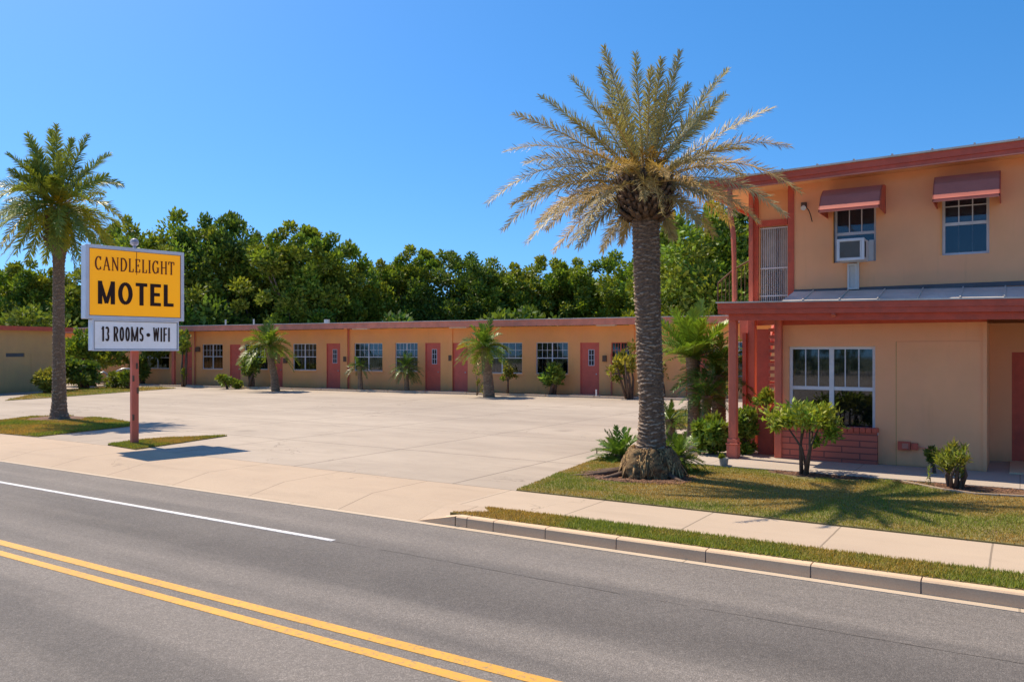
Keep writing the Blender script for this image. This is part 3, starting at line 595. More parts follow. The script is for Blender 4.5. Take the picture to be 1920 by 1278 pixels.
# upper roof: soffit, fascia, sloping sheet
oy = -.6; XF = hx(1316, oy); zfl = HP.hit(1316, 363, oy)[1]; zfr = HP.hit(1920, 288, oy)[1]; XRr = hx(1920, oy); sl_ = (zfr-zfl)/(XRr-XF); zft = HP.hit(1920, 263.5, oy)[1]-zfr
fz = lambda x: zfl+sl_*(x-XF)
def sloped(m, x0, x1, y0, y1, d0, d1):
    i = len(m.v); m.v += [(x0, y0, fz(x0)+d0), (x1, y0, fz(x1)+d0), (x1, y1, fz(x1)+d0), (x0, y1, fz(x0)+d0), (x0, y0, fz(x0)+d1), (x1, y0, fz(x1)+d1), (x1, y1, fz(x1)+d1), (x0, y1, fz(x0)+d1)]
    m.f += [(i, i+3, i+2, i+1), (i+4, i+5, i+6, i+7), (i, i+1, i+5, i+4), (i+1, i+2, i+6, i+5), (i+2, i+3, i+7, i+6), (i+3, i, i+4, i+7)]; return m
ym = 6.9
sloped(MB(), XF+.03, XE+.5, oy+.03, ym, .06, .085).build('soffit', M['soffit'], hs)
f1 = sloped(MB(), XF, XE+.5, oy, oy+.028, 0, zft*.45); sloped(f1, XF, XE+.5, oy-.022, oy+.028, zft*.45+.002, zft); sloped(f1, XF, XF+.028, oy+.029, ym, 0, zft); f1.build('fascia', M['red'], hs); sloped(MB(), XF, XE+.5, oy-.012, oy-.001, -.0, .022).build('fascia_lip', M['pink'], hs)
rt = sloped(MB(), XF-.04, XE+.5, oy-.06, ym, zft+.004, zft+.035)
for k in range(18): x = XF+.3+k*.62; sloped(rt, x, x+.03, oy-.06, ym, zft+.036, zft+.06)
rt.build('roof', M['roof'], hs)
# porch roof
py = -.88; XP = hx(1346, py); zA = HP.hit(1346, 588.5, py)[1]; zB = HP.hit(1920, 583.5, py)[1]; sp_ = (zB-zA)/(hx(1920, py)-XP); gz = lambda x: zA+sp_*(x-XP); ph = HP.hit(1346, 569, py)[1]-zA
def sl2(m, x0, x1, y0, y1, d0, d1, dy0=0, dy1=0):
    i = len(m.v); m.v += [(x0, y0, gz(x0)+d0+dy0), (x1, y0, gz(x1)+d0+dy0), (x1, y1, gz(x1)+d0+dy1), (x0, y1, gz(x0)+d0+dy1), (x0, y0, gz(x0)+d1+dy0), (x1, y0, gz(x1)+d1+dy0), (x1, y1, gz(x1)+d1+dy1), (x0, y1, gz(x0)+d1+dy1)]
    m.f += [(i, i+3, i+2, i+1), (i+4, i+5, i+6, i+7), (i, i+1, i+5, i+4), (i+1, i+2, i+6, i+5), (i+2, i+3, i+7, i+6), (i+3, i, i+4, i+7)]; return m
pr = empty('porch_roof', (0, 0, 0)); pr.parent = hs
m = sl2(MB(), XP, XE, py, py+.03, 0, ph*.45); sl2(m, XP, XE, py-.022, py+.03, ph*.45+.002, ph); sl2(m, XP, XP+.03, py+.031, 1.9, 0, ph); m.build('porch_fascia', M['red'], pr)
sl2(MB(), XP+.03, XE, py+.031, -.003, -.0, .02).build('porch_ceiling', M['red'], pr)
sl2(MB(), XP+.2, XE, py+.1, py+.22, -.12, -.002).build('porch_beam', M['red'], pr)
rise = ZP-(gz(XU)+ph)-.05
m = sl2(MB(), XU, XE, py-.05, -.003, ph+.004, ph+.03, 0, rise); sl2(m, XP-.03, XU-.0, py-.05, 2.0, ph+.004, ph+.03, 0, .05)
for k in range(9):
    x = XU+.35+k*.62
    i = len(m.v); m.v += [(x, py-.05, gz(x)+ph+.031), (x+.02, py-.05, gz(x)+ph+.031), (x+.02, -.003, gz(x)+ph+.031+rise), (x, -.003, gz(x)+ph+.031+rise)]; j = len(m.v); m.v += [(a_, b_, c_+.022) for a_, b_, c_ in m.v[i:i+4]]
    m.f += [(j, j+1, j+2, j+3), (i, i+1, j+1, j), (i+1, i+2, j+2, j+1), (i+3, i, j, j+3)]
m.build('porch_sheeting', M['roof'], pr)
m = MB(); i = 0
for xa_, xb_ in ((XU, XE-.01),): m.box(xa_, xb_, -.03, -.0035, gz(XU)+ph+rise-.02, gz(XU)+ph+rise+.055)
m.build('flashing', M['roofdark'], pr)
x, z = HP.hit(1563, 589, py+.05); MB().tube([(x, py+.06, z+.03), (x, py+.02, z-.03)], [.035, .045], 10).build('porch_lamp', M['redpost'], pr)
# posts
def post(u, v, y, z1, wd, lb, base=True, nm='porch_post'):
    x = hx(u, y); r = MB().box(x-wd/2, x+wd/2, y-wd/2, y+wd/2, .05, z1).build(nm, M['redpost'], hs, bev=.012); r['label'] = lb
    if base:
        MB().box(x-wd/2-.03, x+wd/2+.03, y-wd/2-.03, y+wd/2+.03, .046, .30).box(x-wd/2-.045, x+wd/2+.045, y-wd/2-.045, y+wd/2+.045, .302, .335).box(x-wd/2-.02, x+wd/2+.02, y-wd/2-.02, y+wd/2+.02, .337, .42).build('post_base', M['redpost'], r, bev=.01)
    return r
PY = G(1375, 862).y-15.9
post(1375, 862, PY, gz(hx(1375))-.0, .15, 'weathered red porch post with square base')
post(1460, 860, -.12, gz(hx(1460))-.0, .13, 'red post at the house corner', False)
post(1410, 800, 1.75, gz(hx(1410))+.05, .17, 'red post behind, by the stair', False)
r = MB(); x = hx(1375, PY); zt2 = fz(x)+.05
r.tube([(x+.02, PY, 3.0), (x+.015, PY, 3.9), (x+.0, PY, 4.35), (x-.06, PY, 4.75), (x-.07, PY, zt2)], [.045, .045, .05, .05, .05], 8); r.build('balcony_post', M['redpost'], hs)
x = hx(1408.5, .2); MB().box(x-.04, x+.04, .16, .24, 2.9, fz(x)+.06).build('balcony_post', M['redpost'], hs)
x2 = hx(1417.5, .26)
# recessed upper doorway
yD = .3; d0, d1 = hx(1425, yD), hx(1477, yD); zd1 = HP.hit(1450, 424, yD)[1]
wall_mesh(hx(1413, yD), XU-.002, 2.9, zup+.0, [(d0, d1, 3.0, zd1)], yD, yD+.15).build('doorway_wall', M['soffit'], hs)
MB().box(hx(1413, yD)-.01, hx(1423, yD), yD-.06, yD-.002, 2.95, fz(XU)+.05).box(hx(1413, yD), hx(1477, yD), yD-.05, yD-.003, zd1, zd1+.12).build('doorway_trim', M['red'], hs)
MB().box(hx(1477.5), XU+.0, -.02, yD-.07, 3.12, fz(XU)+.05).build('corner_trim', M['red'], hs)
sd = MB().box(d0, d1, yD+.1, yD+.12, 3.0, zd1).build('security_door', M['curtain2'], hs); sd['label'] = 'barred white screen door at the top of the stair'
g = MB(); n = 13
for k in range(n+1): x = d0+.02+(d1-d0-.04)*k/n; g.box(x-.005, x+.005, yD+.03, yD+.045, 3.0, zd1-.02)
for z in (zd1-.03, 3.75, 3.2): g.box(d0, d1, yD+.025, yD+.05, z-.012, z+.012)
g.build('door_bars', M['white'], sd)
MB().box(d0+.3, d0+.36, yD+.07, yD+.09, 3.0, zd1-.03).box(d0+.12, d1-.1, yD+.07, yD+.09, 3.0, 3.7).build('door_panel', M['stem'], sd)
# balcony rail, landing and stair
rl = MB(); xr = hx(1346, .9)
rl.tube([(xr, 0.9, 3.0), (xr, .9, 3.55)], .018, 6); rl.tube([(xr, .9, 3.55), (hx(1375, 1.2), 1.2, 3.85), (hx(1404, 1.5), 1.5, 4.05)], .02, 6)
for k in range(1, 8): f_ = k/8; X_ = xr+(hx(1404, 1.5)-xr)*f_; rl.tube([(X_, .9+.6*f_, 2.95), (X_, .9+.6*f_, 3.55+.5*f_)], .008, 5)
rl.build('balcony_rail', M['stem'], hs)
st_ = empty('staircase', (0, 0, 0)); st_.parent = hs
sx0, sx1 = hx(1420, 2.6), hx(1466, 2.6)
m = MB(); 
for k in range(11): z = .22+.235*k; m.box(sx0, sx1, 1.9+.2*k, 2.15+.2*k, z-.04, z)
m.build('stair_treads', M['red'], st_)
MB().bar((sx0, 1.8, .1), (sx0, 4.2, 2.8), .06, .28).bar((sx1, 1.8, .1), (sx1, 4.2, 2.8), .06, .28).build('stair_stringers', M['red'], st_)
MB().box(sx0-.05, sx0+.03, 1.6, 1.7, .05, 2.5).build('stair_panel', M['red'], st_)
a_, z_ = HP.hit(1387, 606, 1.9); b_ = hx(1452, 1.9)
m = MB(); i = 0; m.v += [(a_, 1.9, 2.80), (b_+.3, 1.9, 2.80), (b_+.3, 1.9, 2.68), (a_+.35, 1.9, 2.66), (a_, 1.9, 2.30), (a_, 1.96, 2.80), (b_+.3, 1.96, 2.80), (b_+.3, 1.96, 2.68), (a_+.35, 1.96, 2.66), (a_, 1.96, 2.30)]
m.f += [(0, 4, 3, 2, 1), (5, 6, 7, 8, 9), (0, 5, 9, 4), (4, 9, 8, 3), (3, 8, 7, 2), (0, 1, 6, 5)]; m.build('landing_fascia', M['pink'], st_)
MB().box(XP+.3, XL, 1.0, 4.2, 2.82, 2.9).build('landing', M['red'], st_)
lt = MB()
for k in range(12): z = .95+.14*k; lt.box(hx(1441, .5), XL-.01, .5, .56, z, z+.07)
lt.build('stair_lattice', M['redpost'], st_)
sb = MB().box(hx(1419, .7), hx(1443, .7), .7, .76, .05, 2.55).build('stair_side_board', M['red'], st_)
# meter box
a, z1 = HP.hit(1684.5, 826); b, z0 = HP.hit(1708, 843); yq = -.0225
mb_ = MB().box(a, b, -.10, yq, z0, z1).build('outlet_box', M['red'], hs, bev=.006)
MB().box(b+.01, b+.12, -.09, yq, z0+.01, z1-.02).build('junction_box', M['red'], mb_, bev=.006)
MB().box(a+.07, b-.03, -.112, -.1005, z0+.03, z1-.03).build('box_lid', M['pink'], mb_, bev=.003)
MB().tube([(b+.12, -.06, z0+.07), (b+.3, -.055, z0+.04), (b+.5, -.05, z0+.03)], .012, 6).build('conduit', M['pink'], mb_)
# planter box by the stair
pa, pb = hx(1421, .25), hx(1451, .25)
pl = MB(); pl.box(pa, pb, .25, .29, .045, HP.hit(1435, 768, .25)[1]).box(pa, pa+.04, .291, .8, .045, .95).box(pb-.04, pb, .291, .8, .045, .95).box(pa, pb, .80, .84, .045, .95)
pt = pl.build('planter_box', M['terracotta'], None); pt.location = (0, 15.9, 0); tag(pt, 'tall dark red planter box between stair and house corner', 'planter')
MB().box(pa+.041, pb-.041, .292, .798, .6, .88).build('soil', M['earth'], pt)
print('BUILDINGS ok', XP, XU, XR)
# ------------------------------------------------------------------ the motel sign
SB = G(252, 833); SP = Plane((SB.x, SB.y), FW+.93*RT); sg = empty('motel_sign', (SB.x, SB.y, 0), SP.rot)
tag(sg, 'orange and white roadside motel sign on a pinkish red pole', 'sign')
NY = -.13     # face plane, towards the viewer
def sx(u, y=NY): return SP.x(u, y)
def cab(ul, ur, vt, vb, ub, fr, pmat, nm):
    x0, x1 = sx(ul), sx(ur); z1 = SP.hit(ul, vt, NY)[1]; z0 = SP.hit(ul, vb, NY)[1]
    c = MB().box(x0, x1, NY, .13, z0, z1).build(nm, M['signwhite'], sg, bev=.012)
    m = MB(); frame_box(m, x0-.006, x1+.006, z0-.006, z1+.006, fr, NY-.035, NY-.002); m.build('cabinet_frame', M['signwhite'], c, bev=.006)
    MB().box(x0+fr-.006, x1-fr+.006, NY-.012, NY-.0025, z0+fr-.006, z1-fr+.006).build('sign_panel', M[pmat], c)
    e = MB(); frame_box(e, x0+fr-.006, x1-fr+.006, z0+fr-.006, z1-fr+.006, .012, NY-.02, NY-.0125); e.build('panel_edge', M['grille'], c)
    # the cabinet carries a plain panel on its far face
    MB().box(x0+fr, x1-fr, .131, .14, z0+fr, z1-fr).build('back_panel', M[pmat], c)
    return c, x0, x1, z0, z1
# depth of the cabinets comes from their visible end
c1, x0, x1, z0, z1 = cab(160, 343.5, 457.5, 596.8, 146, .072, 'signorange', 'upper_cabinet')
MB().box((x0+x1)/2-.006, (x0+x1)/2+.006, NY-.0165, NY-.0128, z0+(z1-z0)*.63, z1-.08).build('panel_seam', M['ink2'], c1)
def zat(u, v): return SP.hit(u, v, NY)[1]
def strokes(txt, X0, X1, Z0, Z1, y, tk, wd, gap=.2, squash=1.0):
    m = MB(); tot = sum(wd[c] for c in txt)+gap*(len(txt)-1); k = (X1-X0)/tot; x = X0; Hh = Z1-Z0; cnt = [0]; tv = tk*.85
    def S(p, q, t_=tk):
        cnt[0] += 1; yy = y-(cnt[0] % 40)*.0002; m.bar((x+p[0]*k, yy, Z0+p[1]*Hh), (x+q[0]*k, yy, Z0+q[1]*Hh), t_, .012, (0, 1, 0))
    def arc(cx, cz, rx, rz_, a0, a1, n=14):
        for j in range(n):
            p, q = R_(a0+(a1-a0)*j/n), R_(a0+(a1-a0)*(j+1.12)/n); S((cx+rx*math.cos(p), cz+rz_*math.sin(p)), (cx+rx*math.cos(q), cz+rz_*math.sin(q)), tk*(.82+.18*abs(math.cos(p))))
    for c in txt:
        w_ = wd[c]; e = tk/2/k; h = tv/2/Hh; r_ = w_-e
        if c == 'M': S((e, 0), (e, 1)); S((w_-e, 0), (w_-e, 1)); S((e, .97), (w_/2, .04), tk*.8); S((w_-e, .97), (w_/2, .04), tk*.8)
        elif c == 'O': arc(w_/2, .5, w_/2-e, .5-h, 0, 360, 24)
        elif c == 'T': S((w_/2, 0), (w_/2, 1-h)); S((0, 1-h), (w_, 1-h), tv)
        elif c in 'ELF':
            S((e, 0), (e, 1))
            if c in 'EL': S((e, h), (w_, h), tv)
            if c in 'EF': S((e, 1-h), (w_, 1-h), tv); S((e, .52), (w_*.9, .52), tv)
        elif c == 'I': S((w_/2, 0), (w_/2, 1))
        elif c == '1': S((w_*.62, 0), (w_*.62, 1)); S((w_*.08, .80), (w_*.6, .95), tk*.8)
        elif c == 'W': S((e*.9, 1), (w_*.27, .03), tk*.85); S((w_*.27, .03), (w_/2, .95), tk*.75); S((w_/2, .95), (w_*.73, .03), tk*.75); S((w_*.73, .03), (w_-e*.9, 1), tk*.85)
        elif c == 'R': S((e, 0), (e, 1)); S((e, 1-h), (w_*.55, 1-h), tv); S((e, .50), (w_*.55, .50), tv); arc(w_*.52, .75-h/2, w_*.48-e, .25-h/2, -90, 90, 10); S((w_*.5, .48), (w_-e*.7, .0))
        elif c == '3': arc(w_*.45, .75-h/2, w_*.5-e, .25-h/2, 150, -80, 12); arc(w_*.45, .25+h/2, w_*.5-e+.02, .25-h/2, 85, -150, 12)
        elif c == 'S': arc(w_*.5, .75-h/2, w_*.5-e, .25-h/2, 25, 265, 12); arc(w_*.5, .25+h/2, w_*.5-e, .25-h/2, 90, -155, 12)
        x += (w_+gap)*k
    return m
WM = dict(zip('MOTEL', (1.25, 1.1, .9, .85, .8)))
strokes('MOTEL', sx(183), sx(324.5), zat(183, 569.5), zat(183, 526), NY-.018, .088, WM, .24).build('motel_letters', M['ink'], c1)
# slab serif CANDLELIGHT, drawn stroke by stroke
def serif(txt, X0, X1, Z0, Z1, y):
    m = MB(); Wd = {'C': 1.0, 'A': 1.05, 'N': 1.05, 'D': 1.05, 'L': .8, 'E': .85, 'I': .45, 'G': 1.1, 'H': 1.1, 'T': .95}; gap = .2
    tot = sum(Wd[c] for c in txt)+gap*(len(txt)-1); sx_ = (X1-X0)/tot; x = X0; Hh = Z1-Z0; th = sx_*.2; tn = sx_*.12
    _c = [0]
    def S(p, q, t_, y=y): _c[0] += 1; y = y-(_c[0] % 40)*.0002; m.bar((x+p[0]*sx_, y, Z0+p[1]*Hh), (x+q[0]*sx_, y, Z0+q[1]*Hh), .014, t_, (0, 1, 0)) if False else m.bar((x+p[0]*sx_, y, Z0+p[1]*Hh), (x+q[0]*sx_, y, Z0+q[1]*Hh), t_, .014, (0, 1, 0))
    def arc(cx, cz, rx, rz_, a0, a1, t_, n=10):
        for k in range(n):
            a, b = R_(a0+(a1-a0)*k/n), R_(a0+(a1-a0)*(k+1.15)/n); S((cx+rx*math.cos(a), cz+rz_*math.sin(a)), (cx+rx*math.cos(b), cz+rz_*math.sin(b)), t_(.5+.5*abs(math.cos(a))) if callable(t_) else t_)
    fat = lambda q: tn+(th*1.15-tn)*q*q
    def sf(cx, z, w_=.17): S((cx-w_, z), (cx+w_, z), tn*.8)
    b, t_ = .03, .97
    for c in txt:
        W_ = Wd[c]
        if c == 'C': arc(.55, .5, .42, .47, 48, 312, fat, 14); S((.84, .72), (.86, .98), tn); S((.84, .27), (.87, .05), tn*.8)
        if c == 'G': arc(.52, .5, .42, .47, 48, 330, fat, 14); S((.84, .72), (.86, .98), tn); S((.9, .08), (.9, .45), th); sf(.88, .45, .2)
        if c == 'A': S((.12, b), (.5, t_+.01), tn); S((.48, t_+.01), (.9, b), th); S((.27, .35), (.73, .35), tn); sf(.12, b, .14); sf(.9, b, .17)
        if c == 'N': S((.16, b), (.16, t_), tn); S((.14, t_), (.9, b), th); S((.9, b), (.9, t_), tn); sf(.16, b, .15); sf(.1, t_, .1); sf(.9, t_, .15)
        if c == 'D': S((.2, b), (.2, t_), th); arc(.38, .5, .55, .47, -90, 90, fat, 12); S((.1, b), (.42, b), tn); S((.1, t_), (.42, t_), tn)
        if c in 'LE': S((.22, b), (.22, t_), th); S((.06, b), (.76, b), tn); S((.74, b), (.76, .25), tn)
        if c == 'L': sf(.22, t_, .17)
        if c == 'E': S((.06, t_), (.74, t_), tn); S((.73, t_), (.73, .8), tn); S((.22, .52), (.56, .52), tn); S((.56, .43), (.56, .61), tn*.8)
        if c == 'I': S((.22, b), (.22, t_), th); sf(.22, b, .17); sf(.22, t_, .17)
        if c == 'H':
            for q in (.2, .9): S((q, b), (q, t_), th); sf(q, b, .17); sf(q, t_, .17)
            S((.2, .5), (.9, .5), tn)
        if c == 'T': S((.47, b), (.47, t_), th); S((.03, t_), (.91, t_), tn*1.2); S((.04, t_), (.04, .76), tn); S((.9, t_), (.9, .76), tn); sf(.47, b, .17)
        x += (W_+gap)*sx_
    return m
m = serif('CANDLELIGHT', sx(177), sx(326), zat(177, 505.5), zat(177, 479.5), NY-.018); m.build('candlelight_letters', M['ink2'], c1)
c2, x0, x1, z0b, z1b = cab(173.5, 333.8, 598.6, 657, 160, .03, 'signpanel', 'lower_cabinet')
WR = {'1': .6, '3': 1.0, 'R': 1.05, 'O': 1.05, 'M': 1.7, 'S': 1.0, 'W': 1.45, 'I': .35, 'F': .85}
lm = strokes('13', sx(190), sx(204.5), zat(190, 639.5), zat(190, 611.5), NY-.018, .035, WR, .32); l2 = strokes('ROOMS', sx(212.5), sx(268.5), zat(190, 639.5), zat(190, 611.5), NY-.018, .035, WR, .32)
i = len(lm.v); lm.v += l2.v; lm.f += [tuple(i+q for q in f) for f in l2.f]; lm.build('rooms_letters', M['ink'], c2)
strokes('WIFI', sx(286.5), sx(317.5), zat(190, 639.5), zat(190, 611.8), NY-.018, .035, WR, .34).build('wifi_letters', M['ink'], c2)
cxd = sx(277.5); czd = zat(190, 626.5); MB().tube([(cxd, NY-.0128, czd), (cxd, NY-.022, czd)], .042, 14).build('bullet_dot', M['ink'], c2)
zp = z0b+.02
pb_ = MB().box(-.075, .075, -.06, .06, -.02, zp).build('pole', M['redpost'], sg, bev=.008)
for z, dx in ((1.15, .05), (1.7, .03), (.55, -.05), (1.42, -.05)): MB().box(dx-.02, dx+.02, -.075, -.0605, z, z+.13).build('pole_bracket', M['stem'], pb_)
pc = MB(); pc.tube([(0, 0, z1+.0), (0, 0, z1+.08)], [.035, .035], 10); pc.tube([(0, 0, z1+.08), (0, 0, z1+.11), (0, 0, z1+.17), (0, 0, z1+.22), (0, 0, z1+.245)], [.05, .085, .09, .07, .02], 12)
pc.build('photocell', plain('frosted_photocell', (.42, .38, .42), .4, .15, 12, 50, .1), sg, smooth=True)
print('SIGN', z0b, z1, x0, x1)

# ------------------------------------------------------------------ plants
def nrm(a): return a/np.maximum(np.linalg.norm(a, axis=-1, keepdims=True), 1e-9)
class FB:                          # collects fronds of leaflets (triangles) and their rachises
    def __init__(s): s.V = []; s.F = []; s.T = []; s.n = 0
    def add(s, V, F, T): s.V.append(V); s.F.append(F+s.n); s.T.append(T); s.n += len(V)
    def frond(s, rg, P0, P1, P2, n=50, ll=.34, lw=.022, tint=(1, 1, 1), rt=(1.3, 1.15, .9), rw=.018, droop=.25, start=.14, up=(0, 0, 1), vee=.35, ang=(62, 22), jit=.2, miss=.0, twist=.45):
        P0, P1, P2 = (np.array(p, float) for p in (P0, P1, P2)); L = np.linalg.norm(P1-P0)+np.linalg.norm(P2-P1)
        t = np.linspace(start, 1, n)[:, None]; C = (1-t)**2*P0+2*t*(1-t)*P1+t*t*P2; T = nrm(2*(1-t)*(P1-P0)+2*t*(P2-P1))
        U0 = nrm(np.array(up, float)+rg.normal(0, twist, 3)); S0 = nrm(np.cross(T, U0+np.array([1e-3, 2e-3, 0]))); U = nrm(np.cross(S0, T)); tw = rg.normal(0, .15); 
        for sd in (-1, 1):
            k = (rg.random(n) > miss); a = np.radians(ang[0]+(ang[1]-ang[0])*t[:, 0]+rg.normal(0, 7, n))[:, None]; v = vee+rg.normal(0, jit, (n, 1))+tw*sd
            D = nrm(T*np.cos(a)+(S0*sd*np.cos(v)+U*np.sin(v))*np.sin(a)+rg.normal(0, jit*.6, (n, 3)))
            tt = t[:, 0]; pf = np.clip(np.minimum((tt-start+.06)/.25, 1), 0, 1)*np.clip(1.12-tt**3*.72, 0, 1); l = (ll*pf*rg.uniform(.85, 1.12, n))[:, None]
            Nn = nrm(np.cross(D, U)); W_ = Nn*lw*.5
            mid = C+D*l*.5; tip = C+D*l-np.array([0, 0, 1])*l*droop
            V = np.stack([C-W_*.6, C+W_*.6, mid+W_, mid-W_, tip], 1)[k].reshape(-1, 3); m = int(k.sum()); b = np.arange(m)[:, None]*5
            F = np.concatenate([b+[0, 1, 2], b+[0, 2, 3], b+[3, 2, 4]], 0); c = np.array(tint)*rg.uniform(.75, 1.25, (m, 1)); s.add(V, F, np.repeat(c, 5, 0))
        t = np.linspace(0, 1, 12)[:, None]; C = (1-t)**2*P0+2*t*(1-t)*P1+t*t*P2; T = nrm(2*(1-t)*(P1-P0)+2*t*(P2-P1)); S0 = nrm(np.cross(T, U0+np.array([1e-3, 2e-3, 0]))); U = nrm(np.cross(S0, T))
        wd = rw*(1.25-t*1.05); V = np.stack([C-S0*wd, C+U*wd*.7, C+S0*wd, C-U*wd*.5], 1).reshape(-1, 3); F = []
        for i in range(11):
            for j in range(4):
                a, b = i*4+j, i*4+(j+1) % 4; F += [(a, b, b+4), (a, b+4, a+4)]
        s.add(V, np.array(F), np.tile(np.array(rt)*rg.uniform(.85, 1.15), (len(V), 1)))
    def build(s, name, mat, parent): return raw(name, np.concatenate(s.V), np.concatenate(s.F), mat, np.concatenate(s.T), parent)
def screen3(base, u, v, off=0.0):       # a point over `base`, in the upright plane facing the viewer through it, moved `off` m away
    b = np.array([base[0], base[1]]); n = b/np.linalg.norm(b); r = ray(u); t = (b.dot(n)+off)/r.dot(n); return np.array([r[0]*t, r[1]*t, H-(v-HV)/FPX*t])
def palm_trunk(base, prof, name, mat, parent, rows=60, amp=.02, nseg=40, seed=0, tone=.5):      # prof: (x,y,z,radius)
    rg = np.random.default_rng(seed); P = np.array(prof, float); zz = np.linspace(P[0, 2], P[-1, 2], rows*5+1)
    cx, cy, rr_ = (np.interp(zz, P[:, 2], P[:, k]) for k in (0, 1, 3)); th = np.linspace(0, 2*np.pi, nseg, endpoint=False)
    hgt = zz[-1]-zz[0]; rown = (zz-zz[0])/hgt*rows; Z, Th = np.meshgrid(rown, th, indexing='ij')
    A_ = Th*13/(2*np.pi); ph = Z+.35*np.sin(Th*2.3+Z*.23)+.5*np.abs(((A_+.5*np.floor(Z/1.0)) % 1)-.5)*1.3+.12*np.sin(Th*3+Z*.7); fr = ph % 1
    cell = (np.floor(ph)*17.3+np.floor(A_+.5*np.floor(Z))*7.1); rnd = np.abs(np.sin(cell*12.9898)*43758.5453) % 1
    d = amp*(fr**1.5)*(.5+rnd)+rg.normal(0, amp*.16, Z.shape); R2 = rr_[:, None]*.95+d-amp*.5
    V = np.stack([cx[:, None]+R2*np.cos(Th), cy[:, None]+R2*np.sin(Th), np.repeat(zz[:, None], nseg, 1)], 2).reshape(-1, 3)
    n = nseg; i, j = np.meshgrid(np.arange(len(zz)-1), np.arange(n), indexing='ij'); a = i*n+j; b = i*n+(j+1) % n; F = np.stack([a, b, b+n, a+n], 2).reshape(-1, 4)
    tn_ = np.clip(.08+1.0*np.clip((fr-.70)*6, 0, 1)*(rnd > .52)*(.3+rnd)*(1.15-.75*Z/rows)+rg.normal(0, .07, Z.shape)+tone*.15, 0, 1).reshape(-1, 1)
    return raw(name, V, F, mat, np.repeat(tn_, 3, 1), parent, smooth=False)
def local(root, pts): return [tuple(np.array(p)-np.array(root.location)) for p in pts]

def big_palm(name, base, Ou, Ov, tips, fill, mat, label, trunkprof, ll, lw, seed, tint_fn, boots=True, upturn=.25, nl=58, Lmax=2.5, bark='palmbark', barkrows=60, amp=.02, fillmix=(20, 80), rw=.018, fdroop=.5):
    rg = np.random.default_rng(seed); root = empty(name, (base[0], base[1], 0)); tag(root, label, 'palm tree'); rb = np.array([base[0], base[1], 0.])
    O = screen3(base, Ou, Ov)-rb
    palm_trunk(base, trunkprof, 'trunk', M[bark], root, barkrows, amp, 44, seed)
    fb = FB()
    for (u, v, *rest) in tips:
        off = rest[0] if rest else rg.uniform(-.5, .5); Tp = screen3(base, u, v, off)-rb; d = Tp-O; hz = np.linalg.norm(d[:2]); el = d[2]/max(np.linalg.norm(d), .01)
        st_ = O+np.array([d[0], d[1], 0])/max(hz, .3)*.16*min(1, hz)+np.array([0, 0, .22*el+.02])
        C1 = O+np.array([d[0]*.55, d[1]*.55, d[2]*.55+upturn*(.35+.65*(hz/Lmax))*np.linalg.norm(d)*(1.35 if el < .1 else 1.0 if el < .5 else .4)])
        fb.frond(rg, st_, C1, Tp, nl, ll, lw, tint_fn(rg, el), rw=rw, droop=.12, jit=.27, up=(-rb[0]/np.linalg.norm(rb)*.95, -rb[1]/np.linalg.norm(rb)*.95, 1.0), ang=(60, 32), twist=.22)
    for k in range(fill):
        az = rg.uniform(0, 2*np.pi); el = R_(rg.uniform(*fillmix)); L = Lmax*rg.uniform(.72, .98); dr = np.array([math.cos(az)*math.cos(el), math.sin(az)*math.cos(el), math.sin(el)])
        P0 = O+dr*.14; P1 = P0+dr*L*.52; hz = math.cos(el); P2 = P0+dr*L-np.array([0, 0, 1])*L*fdroop*hz*(1.0+.5*rg.random())*.7
        fb.frond(rg, P0, P1, P2, nl, ll, lw, tint_fn(rg, math.sin(el)), rw=rw, droop=.12, jit=.27, ang=(58, 30))
    fb.build('crown', mat, root)
    return root, O, rg
def dry(rg, el):
    k = rg.random(); a = np.array([1.0, 1.0, 1.0])
    if el > .55: a = np.array([.80, .88, .78])
    elif k < .35: a = np.array([1.12, .95, .75])
    return a*rg.uniform(.85, 1.15)
PB = (PALM.x, PALM.y)
def pz(v, base=PB): return screen3(base, 1210, v)[2]
def prof(base, lst):      # list of (u_left,u_right,v)
    out = []
    for a, b, v in lst:
        p, q = screen3(base, a, v), screen3(base, b, v); c = (p+q)/2; out.append((c[0]-base[0], c[1]-base[1], c[2], np.linalg.norm(q-p)/2))
    return out
tips = [(1132, 90), (1191, 102), (1240, 112), (1275, 99), (1363, 132), (1359, 178), (1448, 203), (1480, 275), (1124, 129), (1073, 146), (1013, 181), (964, 215), (949, 284), (915, 381), (986, 305), (981, 373), (944, 430), (989, 454),
        (1040, 470), (1085, 462), (1130, 470), (1165, 455, .6), (1262, 447, .3), (1337, 440, .5), (1499, 359), (1472, 403, -.3), (1290, 161), (1207, 372, -1.5), (1420, 415, .6), (1380, 395, .7), (1310, 420, -.5), (1100, 330, -1.3), (1300, 345, -1.4), (1330, 370, -.4), (1080, 400, -.2), (1010, 415, .2), (1345, 300, -1.0), (1075, 285, -1.0), (1160, 160, .8), (1220, 130, -.4), (1250, 170, .5)]
tips = [(t[0], t[1], *(t[2:] or [])) for t in tips]
bp_, O, rg = big_palm('date_palm', PB, 1209, 352, tips, 24, M['dryfrond'], 'tallest palm, straw coloured dry fronds on a thick scaly trunk at the lawn corner', prof(PB, [(1178, 1262, 893), (1186, 1254, 858), (1194, 1249, 820), (1197, 1247, 760), (1193, 1244, 680), (1189, 1240, 580), (1186, 1239, 480), (1184, 1238, 415), (1178, 1244, 385), (1176, 1246, 350)]), .27, .0145, 11, dry, nl=100, Lmax=2.3, barkrows=74, amp=.024, fillmix=(0, 62))
